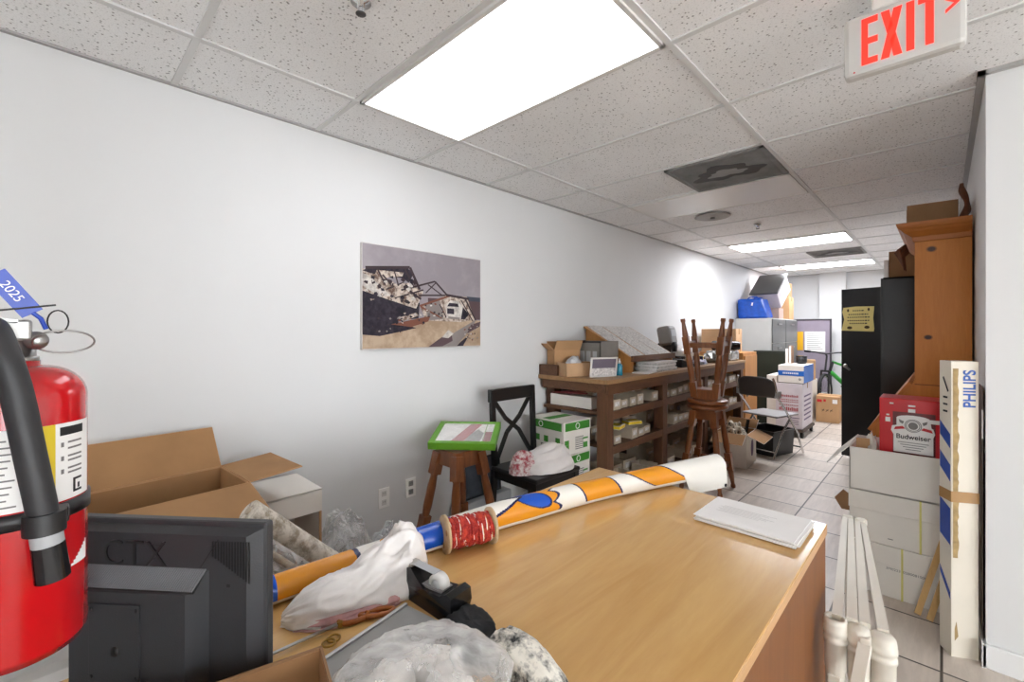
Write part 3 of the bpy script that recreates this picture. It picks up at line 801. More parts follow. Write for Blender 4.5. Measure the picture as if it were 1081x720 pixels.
# CTX monitor seen from behind
def monitor():
    a, b = Vector((-1.044, .030, 0)), Vector((-.782, .246, 0)); mid = (a+b)/2; ang = math.atan2(b.y-a.y, b.x-a.x)
    t = thing('computer_monitor', 'black flat computer monitor seen from behind on the desk', 'monitor', (mid.x, mid.y, DZ), ang)
    K = .80; hw = .2125; z1 = .292
    M = T(0, 0, .030) @ Matrix.Diagonal((K, K, 1.0, 1))     # local: x along the width, -y = back towards the camera
    # bezel ring and back shell
    m = MB(M); m.box(-hw, hw, -.012, .012, .022, z1, bev=.005); m.build('bezel', MONI, t)
    m = MB(M); m.box(-hw+.012, hw-.012, .012, .0135, .035, z1-.014); m.build('screen', BLACKG, t)
    shell = MB(M)
    A = [(-hw+.006, -.012, .03), (hw-.006, -.012, .03), (hw-.006, -.012, z1-.008), (-hw+.006, -.012, z1-.008)]
    B = [(-hw+.03, -.030, .045), (hw-.03, -.030, .045), (hw-.03, -.030, z1-.016), (-hw+.03, -.030, z1-.016)]
    shell.add(A+B, [(4, 5, 6, 7)]+[(i, (i+1) % 4, 4+(i+1) % 4, 4+i) for i in range(4)]); sh = shell.build('back_shell', MONI, t)
    # lower bulge
    m = MB(M)
    A = [(-.165, -.030, .03), (.105, -.030, .03), (.105, -.030, .222), (-.165, -.030, .222)]
    B = [(-.155, -.066, .035), (.085, -.066, .035), (.085, -.066, .197), (-.155, -.066, .197)]
    m.add(A+B, [(4, 5, 6, 7)]+[(i, (i+1) % 4, 4+(i+1) % 4, 4+i) for i in range(4)]); bl = m.build('electronics_hump', MONI, t)
    m = MB(M); m.box(-.11, -.005, -.0695, -.066, .06, .180, bev=.0008); m.build('mounting_plate', MONI, t)
    m = MB(M)
    for x in (-.104, -.012):
        for z in (.068, .172): m.lathe([(0, 0), (.0035, 0), (.0035, .0008), (0, .0008)], 10, M=FACE((x, -.0695, z), (1, 0, 0), (0, 0, 1)))
    m.lathe([(0, 0), (.008, 0), (.008, .0008), (0, .0008)], 16, M=FACE((-.055, -.0695, .108), (1, 0, 0), (0, 0, 1)))
    m.build('screw', MONID, t)
    # vents: a comb above the hump, louvres at the upper right and lower left
    MB(M).slab((-.163, -.0310, .2222), (-.163, -.0640, .1996), (.100, -.0640, .1996), (.100, -.0310, .2222), .002).build('vent_recess', MONID, t)
    m = MB(M)
    for k in range(58):
        x = -.163+k*.0046; m.bar((x, -.0315, .2235), (x-.004, -.0625, .2015), .0018, .003)
    m.build('vent_comb', mat('comb_grey', '#85868a', .35), t)
    m = MB(M)
    for k in range(14):
        x = .112+k*.0058; zt = z1-.024; zb = z1-.03-.062*(.30+.05*k); m.box(x, x+.0026, -.0312, -.0298, zb, zt)
    m.build('vent_slots', MONID, t); m = MB(M)
    for k in range(10):
        x = -.178+k*.006; m.box(x, x+.0026, -.0312, -.0298, .048, .075)
    m.build('vent_slots', MONID, t)
    m = MB(M); m.bar((.086, -.0305, .223), (.125, -.0305, z1-.022), .0016, .0018); m.bar((-.165, -.0305, .225), (-.185, -.0305, .25), .0016, .0018); m.build('groove', MONID, t)
    m = MB(M); m.box(.142, .149, -.0308, -.0298, .196, .201); m.build('lock_slot', MONID, t)
    Ft = M @ FACE((-.052, -.0302, .242), (1, 0, 0), (0, 0, 1))
    CTXM = mat('embossed_letter', '#1f2022', .3)
    text('lettering', 'CTX', .058, Ft, CTXM, t, -.0006, 1.15, .0022, spacing=1.05)
    sf = MB(M)      # the serifs of the raised letters
    for (x, z, ww) in ((-.018, .2585, .012), (.0, .2585, .012), (-.018, .2235, .012), (.0, .2235, .012)):
        sf.box(x-ww/2, x+ww/2, -.0315, -.0302, z-.0008, z+.0008)
    sf.build('letter_serif', CTXM, t)
    # neck and foot
    m = MB(); m.box(-.05, .05, -.035, -.010, .006, .08, bev=.004); m.build('neck', MONI, t)
    m = MB(T(0, 0, 0)); m.lathe([(0, 0), (.085, 0), (.085, .006), (.07, .012), (0, .012)], 32); m.build('foot', MONI, t)
monitor()

# ------------------------------------------------------------------ fire extinguisher on the back wall
def extinguisher():
    cx, cy = -.878, -.03; zb = .962
    t = thing('fire_extinguisher', 'red fire extinguisher with black hose hanging at left edge', 'fire extinguisher', (cx, cy, zb))
    R = .066
    prof = [(0, .008), (R*.8, .008), (R*.92, 0), (R, .012), (R, .33)]
    for k in range(1, 9):
        a = PI/2*k/8; prof.append((.02+(R-.02)*math.cos(a), .33+.042*math.sin(a)))
    prof += [(.02, .378), (0, .378)]
    MB().lathe(prof, 56).build('cylinder', RED, t)
    def band(z0, z1, a0, a1, r, n=30):
        m = MB(); vs = []; fs = []
        for k in range(n+1):
            a = math.radians(a0+(a1-a0)*k/n)
            for z in (z0, z1): vs.append((r*math.cos(a), r*math.sin(a), z))
        for k in range(n): fs.append((2*k, 2*k+2, 2*k+3, 2*k+1))
        return m.add(vs, fs, 0, True)
    # camera lies in direction (+x, 0): angles from +x, positive towards +y (right of picture)
    band(.196, .297, -75, 75, R+.0006).build('label', WHITE, t)
    band(.196, .297, 18, 30, R+.0010, 6).build('label_stripe', YELLOW, t)
    band(.281, .292, 34, 62, R+.0012, 8).build('label_heading', INK, t)
    m = MB()
    for r in range(11):
        b = band(.203+.008*r, .205+.008*r, -60, 0-(r*7 % 9), R+.0011, 12); m.add(b.v, b.f, 0)
    m.build('label_text', INKG, t); m = MB()
    for z in (.270, .262, .252, .246, .236, .230):
        b = band(z, z+.0025, 42, 60, R+.0012, 6); m.add(b.v, b.f, 0)
    for z in (.268, .250, .233):
        b = band(z-.002, z+.004, 35, 38, R+.0012, 3); m.add(b.v, b.f, 0)
    m.build('label_text', INKG, t)
    m = MB()
    for b in (band(.203, .206, 48, 60, R+.0012, 4), band(.206, .222, 48, 51, R+.0012, 3), band(.219, .222, 48, 60, R+.0012, 4), band(.207, .214, 54, 57, R+.0012, 3)): m.add(b.v, b.f, 0)
    m.build('label_symbol', INK, t)
    m = MB()
    for k in range(8):
        b = band(.105, .105+.006*(k+1)*.55, 46+3*k, 49+3*k, R+.0008, 2); m.add(b.v, b.f, 0)
    m.build('sticker', WHITE, t)
    m = MB(); m.lathe([(R+.0005, .174), (R+.003, .174), (R+.003, .194), (R+.0005, .194)], 56); m.build('strap', BLACKP, t)
    m = MB(); m.box(R-.010, R+.012, .004, .046, .174, .194, bev=.003); m.tube([(.09, .024, .172), (.09, .024, .197)], .0195, 20); m.build('hose_clip', BLACKP, t)
    m = MB(); m.lathe([(.0, .376), (.019, .376), (.019, .384), (.016, .384), (.016, .41), (.012, .415), (0, .415)], 24); m.build('neck_valve', STEEL, t)
    m = MB(); m.box(-.012, .022, -.03, .012, .405, .432, bev=.003); m.build('valve_head', ALU, t)
    m = MB(); m.lathe([(0, -.003), (.012, -.003), (.012, .006), (0, .006)], 20, M=FACE((.012, .016, .405), (0, 1, 0), (0, 0, 1))); m.build('gauge', STEEL, t)
    m = MB(); m.slab((.022, -.035, .436), (.022, .0, .432), (-.02, .0, .432), (-.02, -.035, .436), .005); m.bar((.0, -.03, .435), (.0, -.09, .452), .018, .004); m.build('lever', STEEL, t)
    m = MB(); m.bar((.0, -.03, .412), (.0, -.09, .402), .018, .004); m.build('carry_handle', STEEL, t)
    hp = [(.01, -.018, .412), (.03, -.024, .420), (.062, -.018, .418), (.083, -.009, .390), (.089, .001, .345), (.091, .012, .27), (.091, .020, .215), (.0905, .026, .172)]
    pts = []
    for i in range(len(hp)-1):
        for k in range(5):
            s = k/5; p0 = Vector(hp[max(i-1, 0)]); p1 = Vector(hp[i]); p2 = Vector(hp[i+1]); p3 = Vector(hp[min(i+2, len(hp)-1)])
            pts.append(.5*(2*p1+(p2-p0)*s+(2*p0-5*p1+4*p2-p3)*s*s+(3*p1-p0-3*p2+p3)*s**3))
    pts.append(Vector(hp[-1]))
    m = MB(); m.tube(pts, .0145, 18); m.build('hose', HOSE, t)
    m = MB(); m.tube([(.0905, .025, .174), (.090, .027, .155)], .0152, 18); m.build('hose_sleeve', GREYL, t)
    m = MB(); m.tube([(.090, .0268, .157), (.089, .031, .113)], [.0155, .0165], 20); m.build('nozzle', BLACKG, t)
    # blue inspection tag with the year, seal loop and pull-pin ring
    p0, p1 = Vector((.03, -.020, .490)), Vector((.03, .013, .440))
    m = MB(); m.bar(tuple(p0), tuple(p1), .022, .0018, up=(1, 0, 0)); m.tube([(.03, .013, .441), (.03, .020, .434), (.028, .025, .420)], .0026, 8); tg = m.build('tamper_tag', mat('tag_blue', '#123fae', .35), t)
    d = (p1-p0).normalized(); up = Vector((1, 0, 0)); rt = d; yy = up.cross(rt).normalized()
    text('tag_year', '2025', .014, FACE(tuple((p0*.55+p1*.45)+Vector((.0012, 0, 0))), tuple(rt), tuple(yy)), WHITE, tg, 0, 1, .0002)
    m = MB(); m.tube([(.031, -.03, .441), (.031, .0, .446), (.031, .034, .452)], .0012, 6); m.build('tag_tail', BLACKP, t)
    m = MB(); m.tube([(.027, .036+.010*math.sin(a), .415+.030*(1-math.cos(a))*.5) for a in (2*PI*k/20 for k in range(20))], .0009, 6, closed=True); m.build('seal_wire', INK, t)
    m = MB(); m.tube([(.02+.010*math.sin(a), .042+.030*math.cos(a), .403+.015*math.sin(a)) for a in (2*PI*k/26 for k in range(26))], .0013, 6, closed=True); m.build('pin_ring', STEEL, t)
    m = MB(); m.box(-.03, .03, -.119, -.110, -.02, .36, bev=.001); m.box(-.02, .02, -.112, -.064, .14, .152); m.box(-.02, .02, -.112, -.064, .30, .312); m.build('wall_bracket', BLACKP, t)
extinguisher()

# ------------------------------------------------------------------ left corner: cartons and wrapping between desk and wall
carton('storage_carton', 'closed cardboard carton on floor under the open carton by wall', 'box', (-2.04, .275, 0), math.radians(4), .34, .50, .40, CARD, CARDIN, closed=True)
carton('open_carton', 'large open cardboard carton with raised flaps behind the monitor', 'box', (-2.04, .275, .402), math.radians(4), .32, .48, .398, CARD, CARDIN,
       flaps=(('-x', .19, 38), ('+x', .23, 106), ('+y', .20, 86), ('-y', .10, 80)))
t = thing('white_carton', 'white corrugated box with open front between carton and bags', 'box', (-2.15, .71, 0))
m = MB(); m.box(-.15, -.146, -.13, .13, 0, .675).box(-.15, .15, -.13, -.126, 0, .675).box(-.15, .15, .122, .13, 0, .66).box(-.15, .15, -.13, .13, 0, .004); m.build('body', WBOX, t)
MB().box(-.15, .152, -.132, .132, .668, .675).build('lid', WBOX, t)
MB().slab((.152, -.132, .575), (.152, .132, .575), (.152, .132, .672), (.152, -.132, .672), .005).build('front_flap', WBOX, t)
MB().box(-.146, -.1445, -.02, .06, .47, .55).build('hand_hole', CARDIN, t, 'brown hand hole')
MB().box(.144, .151, .1215, .131, .0, .66).build('raw_edge', CARD, t, 'brown cut edge')
solo('red_ribbon', MB().blob((-2.05, .755, .03), (.04, .045, .04), .4, 3, 4, 28, 16), mat('ribbon_red', '#a01c22', .4), 'red ribbon bundle at the foot of the white box', 'ribbon')
def rollfilm(name, a, b, r, mtl, label):
    t = thing(name, label, 'roll', ((a[0]+b[0])/2, (a[1]+b[1])/2, 0))
    m = W(t); m.tube([a, b], r, 24); m.build('wound_film', mtl, t)
    A, B = Vector(a), Vector(b); d = (B-A).normalized()
    m = W(t); m.tube([A-d*.006, B+d*.0], r*.3, 16); m.build('core', CREAM, t)
rollfilm('wrapping_roll', (-1.60, .44, .80), (-1.63, 1.21, .035), .038, FLORAL, 'cream wrapping roll with brown floral print leaning behind monitor')
rollfilm('film_roll', (-1.50, .44, .72), (-1.52, 1.10, .04), .036, BAGC, 'clear cellophane roll leaning beside the floral roll')
m = MB(); m.blob((-2.12, 1.0, .21), (.17, .125, .25), .2, 2.8, 31, 52, 30)
solo('plastic_bag', m, film('crumpled_clear', '#dcdcdb', .5, .15), 'crumpled clear plastic bag on floor against left wall', 'plastic bag')
m = MB(); m.blob((-2.12, 1.27, .14), (.13, .10, .18), .28, 3, 37, 44, 26)
solo('plastic_bag', m, film('crumpled_clear_blue', '#e0e3e6', .6, .15), 'smaller crumpled plastic bag with faint print near the outlets', 'plastic bag')
m = MB(); m.blob((-1.33, .75, .2), (.10, .24, .27), .14, 2, 41, 40, 24)
solo('pink_bag', m, mat('pale_pink_plastic', '#c9b7bb', .4, bmp=.3, bscale=20), 'pale pink plastic sack on floor under the wrapping rolls', 'plastic bag')
# white printer at the lower left under the extinguisher
carton('storage_carton', 'closed cardboard carton on floor under the white plastic machine', 'box', (-1.55, .06, 0), 0, .40, .36, .42, CARD, CARDIN, closed=True)
t = thing('white_machine', 'white rounded plastic machine under the fire extinguisher at lower left', 'machine', (-1.50, .05, .422))
MB().box(-.17, .17, -.16, .16, 0, .25, bev=.03).build('housing', WHITEP, t)
MB().slab((.172, -.12, .30), (.172, .12, .30), (.06, .12, .33), (.06, -.12, .33), .006).build('paper_tray', mat('tray_clear', '#c9c7c4', .2), t)
MB().box(.168, .173, -.11, .11, .05, .08).build('output_slot', INKG, t)

# ------------------------------------------------------------------ stools
def stool(label, loc, rz=0, inverted=False, h=.74, bare=False, splay=.118):
    t = thing('bar_stool', label, 'stool', loc, rz, 'wooden bar stools')
    F = (T(0, 0, h) @ Matrix.Diagonal((1, 1, -1, 1))) if inverted else Matrix()
    k = h/.74
    def lm(): return MB(F @ Matrix.Diagonal((1, 1, k, 1)))
    def fin(m, nm):
        if inverted: m.f = [f[::-1] for f in m.f]
        return m.build(nm, STOOLW, t)
    if not bare: fin(lm().lathe([(0, .70), (.150, .70), (.166, .707), (.170, .720), (.163, .735), (.14, .74), (0, .74)], 40), 'seat')
    fin(lm().box(-.098, .098, -.098, .098, .61, .701, bev=.006), 'apron')
    for sx in (-1, 1):
        for sy in (-1, 1):
            def q(z): a = .086+(.655-z)*splay; return (sx*a, sy*a, z)
            m = lm()
            m.bar(q(.68), q(.55), .054, .054, up=(0, 1, 0)); m.tube([q(.555), q(.54), q(.48), q(.36), q(.30)], [.026, .020, .025, .026, .020], 14)
            m.bar(q(.305), q(.155), .052, .052, up=(0, 1, 0)); m.tube([q(.157), q(.14), q(.05), q(.035), q(.02), q(0)], [.024, .025, .016, .015, .021, .019], 14)
            fin(m, 'leg')
    a = .086+(.655-.23)*splay
    for (p0, p1, z) in (((-a, -a), (a, -a), .23), ((-a, a), (a, a), .23), ((-a, -a), (-a, a), .215), ((a, -a), (a, a), .215)):
        fin(lm().bar((*p0, z), (*p1, z), .02, .04), 'stretcher')
    return t
stool('brown wooden stool under the green box at left wall', (-2.03, 1.655, 0), 0, False, .735, True, .15)
stool('brown wooden swivel stool standing upright before workbench, bottom of stacked pair', (-1.487, 4.01, 0))
stool('brown wooden stool upside down on another stool, top of stacked pair', (-1.487, 4.01, .742), .12, True)

# green framed gift box on the stool
def greenbox():
    a = Vector((-2.097, 1.48, .745)); b = Vector((-1.85, 1.79, .745)); d = Vector((-2.31, 1.70, .795))
    d = Vector((-2.31, 1.735, .80)); y = (d-a); L = y.length; y.normalize(); x = Vector((y.y, -y.x, 0)).normalized(); w = .385
    M = FACE(tuple(a), tuple(x), tuple(y)); loc = (-2.08, 1.70, .70)
    t = thing('gift_box', 'flat lime-green window box tilted on the wooden stool', 'box', loc)
    def mb(): return MB(T(*[-c for c in loc]) @ M)
    m = mb(); m.box(0, w, 0, L, -.04, -.010); m.build('base', LIME, t)
    m = mb(); f = .032
    m.box(0, w, 0, f, -.010, 0).box(0, w, L-f*.7, L, -.010, 0).box(0, f, f, L-f*.7, -.010, 0).box(w-f, w, f, L-f*.7, -.010, 0); m.build('border', LIME, t)
    m = mb(); m.box(f, w-f, f, L-f*.7, -.010, -.008); m.build('liner', WHITE, t)
    m = mb(); m.prism([(.12, f), (.19, f), (.27, L-.03), (.20, L-.03)], .003, T(0, 0, -.0085)); m.build('red_panel', mat('gift_red', '#b34a52', .5), t)
    m = mb(); m.prism([(.20, f+.01), (.29, f+.02), (.30, .16), (.26, .22), (.235, .17)], .003, T(0, 0, -.0075)); m.build('photo_panel', GREYP, t)
    m = mb(); m.box(w-f-.045, w-f-.004, f+.005, L*.55, -.009, -.005); m.build('red_tag', mat('gift_dark_red', '#8e2b2f', .5), t)
    m = mb(); m.box(w-f-.05, w-f-.047, f, L-f*.7, -.0105, -.004); m.build('divider', LIME, t)
    m = mb(); m.box(f, w-f, f, L-f*.7, -.0035, -.003); m.build('window', film('box_window', '#ffffff', .16, .05), t)
greenbox()
# slate canvas and grey bin behind
solo('grey_bin', MB().box(-2.375, -2.285, 1.86, 2.36, 0, .215, bev=.01), GREYL, 'long low pale grey bin along left wall behind the chair', 'bin')
t = thing('framed_board', 'dark slate framed board leaning on wall behind wooden stool', 'board', (-2.34, 2.12, .217))
MB(RY(math.radians(-4))).box(-.012, 0, -.175, .175, 0, .26, bev=.002).build('board', SLATE, t)
m = MB(RY(math.radians(-4)))
for s in (-1, 1): m.box(-.004, .006, s*.18, s*.165, 0, .265)
m.box(-.004, .006, -.18, .18, 0, .012).box(-.004, .006, -.18, .18, .253, .265); m.build('frame', mat('slate_frame', '#2c3036', .5), t)

# black cross-back chair
def chair():
    t = thing('dining_chair', 'black wooden chair with crossed back slats holding a white bag', 'chair', (-2.0, 2.30, 0))
    M = RZ(math.radians(-2))
    def mb(): return MB(M)
    m = mb(); m.box(-.215, .215, -.22, .22, .425, .455, bev=.01); m.build('seat', BLACK, t)
    for s in (-1, 1):
        m = mb(); m.bar((.185, s*.195, 0), (.185, s*.195, .427), .034, .034, w1=.04, h1=.04); m.build('leg', BLACK, t)
        m = mb(); m.bar((-.245, s*.195, 0), (-.20, s*.195, .43), .034, .038); m.bar((-.20, s*.195, .42), (-.225, s*.20, .97), .034, .03); m.build('leg', BLACK, t)
    for s in (-1, 1):
        m = mb(); m.bar((-.19, s*.19, .395), (.18, s*.19, .395), .02, .05); m.build('apron', BLACK, t)
    m = mb(); m.bar((.185, -.19, .395), (.185, .19, .395), .02, .05); m.build('apron', BLACK, t)
    m = mb(); m.bar((-.205, -.19, .395), (-.205, .19, .395), .02, .05); m.build('apron', BLACK, t)
    m = mb(); m.box(-.243, -.217, -.225, .225, .885, .975, bev=.006); m.build('top_rail', BLACK, t)
    for s in (-1, 1):
        m = mb(); c = [(-.205, s*.185, .46), (-.222, s*.06, .66), (-.228, -s*.07, .76), (-.23, -s*.175, .89)]
        for a, b in zip(c, c[1:]): m.bar(a, b, .012, .03, up=(0, .3, .1))
        m.build('cross_slat', BLACK, t)
chair()
t = thing('shopping_bag', 'white plastic shopping bag with red print on black chair', 'bag', (-1.955, 2.33, .456))
m = W(t); m.loft_bag([(-1.95, 2.14, .459, .06, .06), (-1.94, 2.20, .459, .11, .11), (-1.93, 2.30, .459, .14, .135), (-1.93, 2.40, .459, .15, .15), (-1.935, 2.47, .459, .12, .13), (-1.94, 2.51, .459, .07, .08), (-1.94, 2.53, .459, .02, .02)], 96, 12, 7, .10, .05); m.build('bag_body', BAGO, t)
m = W(t); m.loft_bag([(-1.99, 2.05, .458, .025, .07), (-1.98, 2.09, .458, .06, .12), (-1.97, 2.15, .458, .08, .135), (-1.96, 2.21, .458, .07, .11), (-1.95, 2.25, .458, .02, .04)], 72, 10, 9, .22, .10); m.build('gathered_top', board_mat('bag_stripe', '#e8e0de', '#b0404c', 34), t)
# copy-paper cartons
def paperbox(label, loc, rz, lid=True):
    t = thing('paper_carton', label, 'box', loc, rz, 'green and white paper cartons')
    w, d, h = .29, .355, .235
    MB().box(-w/2, w/2, -d/2, d/2, 0, h, bev=.002).build('body', WBOX, t)
    ld = MB(); ld.box(-w/2-.004, w/2+.004, -d/2-.004, d/2+.004, h-.072, h+.004, bev=.002); L = ld.build('lid', WBOX, t)
    m = MB(); e = .0046
    m.box(-w/2+.015, w/2-.012, -d/2-e, -d/2-.003, h-.062, h-.004)
    m.box(-w/2-e, -w/2-.003, -d/2+.015, d/2-.015, h-.062, h-.004); m.box(w/2+.003, w/2+e, -d/2+.015, d/2-.015, h-.062, h-.004)
    m.box(-w/2+.02, w/2-.02, -.02, .06, h+.003, h+.0046)
    m.build('lid_print', GREEN, L)
    m = MB()
    for M in (FACE((0.0, -d/2-e, h-.033), (1, 0, 0), (0, 0, 1)), FACE((-w/2-e, .05, h-.033), (0, -1, 0), (0, 0, 1)), FACE((w/2+e, .05, h-.033), (0, 1, 0), (0, 0, 1))):
        m.tube([M @ Vector((.02*math.cos(a), .02*math.sin(a), .0004)) for a in (2*PI*k/20 for k in range(20))], .003, 6, closed=True)
    m.build('lid_emblem', WHITE, L)
    m = MB()
    for (x, z, a, b) in ((-.11, .09, .022, .016), (-.11, .055, .022, .018), (.09, .10, .03, .006), (.09, .05, .024, .02)):
        MB().box(x-a, x+a, -d/2-.001, -d/2+.001, z-b, z+b).build('side_print', GREEN, t)
    for y in (-.12, .0, .09): MB().box(-w/2-.001, -w/2+.001, y-.022, y+.022, .075, .12).build('side_print', GREEN, t)
    m = MB()
    for k in range(7): m.box(-.02, .07, -d/2-.0012, -d/2+.001, .03+.014*k, .036+.014*k)
    m.build('front_text', INKG, t)
    for y in (-.1, -.05, .04): MB().box(-w/2-.0012, -w/2+.001, y-.014, y+.014, .03, .06).build('side_mark', INKG, t)
    return t
RB = math.radians(87)
pb = paperbox('white and green paper carton on floor, bottom of its stack', (-2.105, 2.695, 0), RB)
dup(pb, (-2.105, 2.697, .2405), RB+.02, 'white and green paper carton, middle of its stack', 'green and white paper cartons')
dup(pb, (-2.105, 2.70, .481), RB-.05, 'white and green paper carton with dented lid, topmost of its stack', 'green and white paper cartons')

# ------------------------------------------------------------------ workbench
BX0, BX1, BY0, BY1, BZ = -2.385, -1.74, 3.02, 5.92, 1.02
def workbench():
    y0 = 2.78
    t = thing('workbench', 'long dark wooden workbench with two shelves along left wall', 'workbench', (-2.06, 4.35, 0))
    W(t).box(-2.388, -1.735, y0, BY1, BZ-.032, BZ, bev=.003).build('worktop', BTOP, t)
    W(t).box(-2.385, -2.20, y0+.01, y0+.03, BZ, BZ+.085).build('end_board', BENCHY, t)
    PY = (y0+.03, 3.71, 4.66, 5.80)
    for x0, x1 in ((-1.845, -1.755), (-2.375, -2.29)):
        for y in PY: W(t).box(x0, x1, y+(.06 if x1 < -2.2 and y < 3 else 0), y+.09+(.06 if x1 < -2.2 and y < 3 else 0), 0, BZ-.032, bev=.004).build('post', BENCH, t)
    for x in (-1.765, -2.36): W(t).box(x, x+.02, y0+.03, BY1-.01, BZ-.11, BZ-.032).build('rail', BENCHY, t)
    W(t).box(-2.36, -1.76, y0+.015, y0+.03, BZ-.10, BZ-.032).build('rail', BENCHY, t)
    for z in (.775, .515, .14):
        W(t).box(-2.37, -1.775, y0+.05 if z > .7 else y0+.10, BY1-.05, z-.025, z).build('shelf', BENCHY, t)
        W(t).box(-1.775, -1.757, y0+.10, BY1-.05, z-.055, z+.001).build('shelf_edge', BENCHY, t)
    W(t).box(-2.383, -2.376, 3.85, BY1-.05, .14, BZ-.04).build('back_panel', mat('bench_back', '#6a5a48', .8), t)
workbench()
def partbox(w, d, h, lbl, loc, rz, grp):
    t = thing('parts_box', lbl, 'box', loc, rz, grp); th = .003
    m = MB(); m.box(-w/2, w/2, -d/2, d/2, 0, th)
    for s in (-1, 1): m.box(s*w/2, s*(w/2-th), -d/2, d/2, 0, h)
    m.box(-d*0-w/2, w/2, d/2-th, d/2, 0, h); m.box(-w/2, w/2, -d/2, -d/2+th, 0, h*.92)
    m.box(-w/2+th, w/2-th, -d/2+th, d/2-th, th, h*.5, 1); m.build('tray', [CREAM, CREAMIN], t)
    MB().box(-w*.32, w*.32, -d/2-.0012, -d/2+.0005, h*.3, h*.72).build('label_card', PAPERG, t)
    return t
protoA = protoB = None
ords = ['first', 'second', 'third', 'fourth', 'fifth', 'sixth', 'seventh', 'eighth']
bays = [('nearest bay', 2.93, 3.70), ('middle bay', 3.81, 4.64), ('far bay', 4.76, 5.78)]
shn = [('upper shelf', .775), ('middle shelf', .515), ('bottom shelf', .14)]
for bi, (bn, ya, yb) in enumerate(bays):
    for si, (sn, z) in enumerate(shn):
        rows = [('front row', -1.87, .17, 6 if si < 2 else 4), ('back row', -2.08, .20, 5 if si < 2 else 3)]
        for ri, (rn, xc, dep, n) in enumerate(rows):
            step = (yb-ya-.02)/n
            for k in range(n):
                if ri == 0 and (k*7+bi*3+si*5) % 4 == 0 and si != 0: continue
                if si == 0 and ri == 0 and k in (4,) and bi == 0: continue
                y = ya+.01+step*(k+.5)+rnd.uniform(-.004, .004)
                lab = f'small cream parts box on {sn}, {bn} of workbench, {ords[k]} in {rn}'
                key = (ri, si)
                rz = PI/2+rnd.uniform(-.08, .08)
                sc = (.92*step/.15*1.0, rnd.uniform(.85, 1.1)*dep/.18, rnd.uniform(.8, 1.15)*(1.0 if ri == 0 else 1.55))
                # local -y is the front; rotated so the front looks to +x
                if protoA is None:
                    protoA = partbox(.128, .18, .082, lab, (xc, y, z+.001), rz, 'cream parts boxes on workbench shelves'); protoA.scale = sc
                else: dup(protoA, (xc, y, z+.001), rz, lab, 'cream parts boxes on workbench shelves', sc)
for i, (y, r, z, lb) in enumerate(((3.12, .2, .60, 'yellow printed box lying on middle shelf of workbench, nearer one'), (3.36, -.4, .60, 'yellow printed box lying on middle shelf of workbench, farther one'))):
    t = thing('yellow_box', lb, 'box', (-1.86, y, .515+.09), r, 'yellow boxes on the shelf')
    MB().box(-.045, .045, -.065, .065, 0, .03, bev=.002).build('body', WBOX, t)
    MB().box(-.046, .046, -.066, .066, .004, .026).box(-.03, .03, -.05, .05, .028, .031).build('printed_band', YELLOW, t)
# things at the open near end of the upper shelf
carton('flat_carton', 'flat white carton on upper shelf at the near end of workbench', 'box', (-2.12, 2.905, .777), 0, .40, .10, .09, WBOX, CARDIN, closed=True, tape=False)
m = MB(); m.bar((-2.30, 2.86, .875), (-1.95, 2.84, .90), .02, .008).bar((-2.32, 2.89, .876), (-1.98, 2.87, .91), .02, .008)
solo('red_strips', m, mat('strip_red', '#7c2a2c', .5), 'dark red strips on the carton at near end of workbench', 'strip')

# ------------------------------------------------------------------ on the workbench
carton('open_carton', 'small open cardboard carton with flaps at the workbench near end', 'box', (-2.27, 2.965, BZ), math.radians(66), .24, .13, .20, CARD, CARDIN,
       flaps=(('-y', .09, 30), ('+y', .07, 4), ('-x', .08, 50), ('+x', .08, 20)))
carton('open_tray', 'low cardboard tray of plastic packing in front of small open carton', 'box', (-2.105, 2.935, BZ), math.radians(66), .29, .16, .105, CARD2, CARDIN)
m = MB(); m.blob((-2.125, 2.91, BZ+.09), (.05, .06, .06), .35, 3, 61, 30, 18)
solo('bubble_wrap', m, mat('packing_film', '#d9d9da', .25, bmp=.5, bscale=40), 'crumpled white packing film lying in the low cardboard tray', 'packing')
t = thing('photo_frame', 'small white photo frame standing at the workbench near corner', 'frame', (-1.895, 2.975, BZ), math.radians(66))
m = MB(RX(math.radians(8)))
for s in (-1, 1): m.box(s*.12, s*.108, -.006, .006, 0, .155)
m.box(-.12, .12, -.006, .006, 0, .012).box(-.12, .12, -.006, .006, .143, .155); m.build('frame', WHITEP, t)
MB(RX(math.radians(8))).box(-.108, .108, 0, .004, .07, .143).build('photo', mat('photo_mauve', '#6a6270', .4), t)
MB(RX(math.radians(8))).box(-.108, .108, 0, .004, .012, .07).build('mount', PAPERG, t)
t = thing('small_bottle', 'small turquoise bottle with white cap on the workbench front', 'bottle', (-1.865, 3.17, BZ))
MB().lathe([(0, 0), (.022, 0), (.024, .004), (.024, .075), (.018, .09), (.010, .096), (0, .096)], 20).build('body', TURQ, t)
MB().lathe([(0, .096), (.011, .096), (.011, .112), (.006, .116), (.006, .135), (0, .135)], 16).build('cap', WHITEP, t)
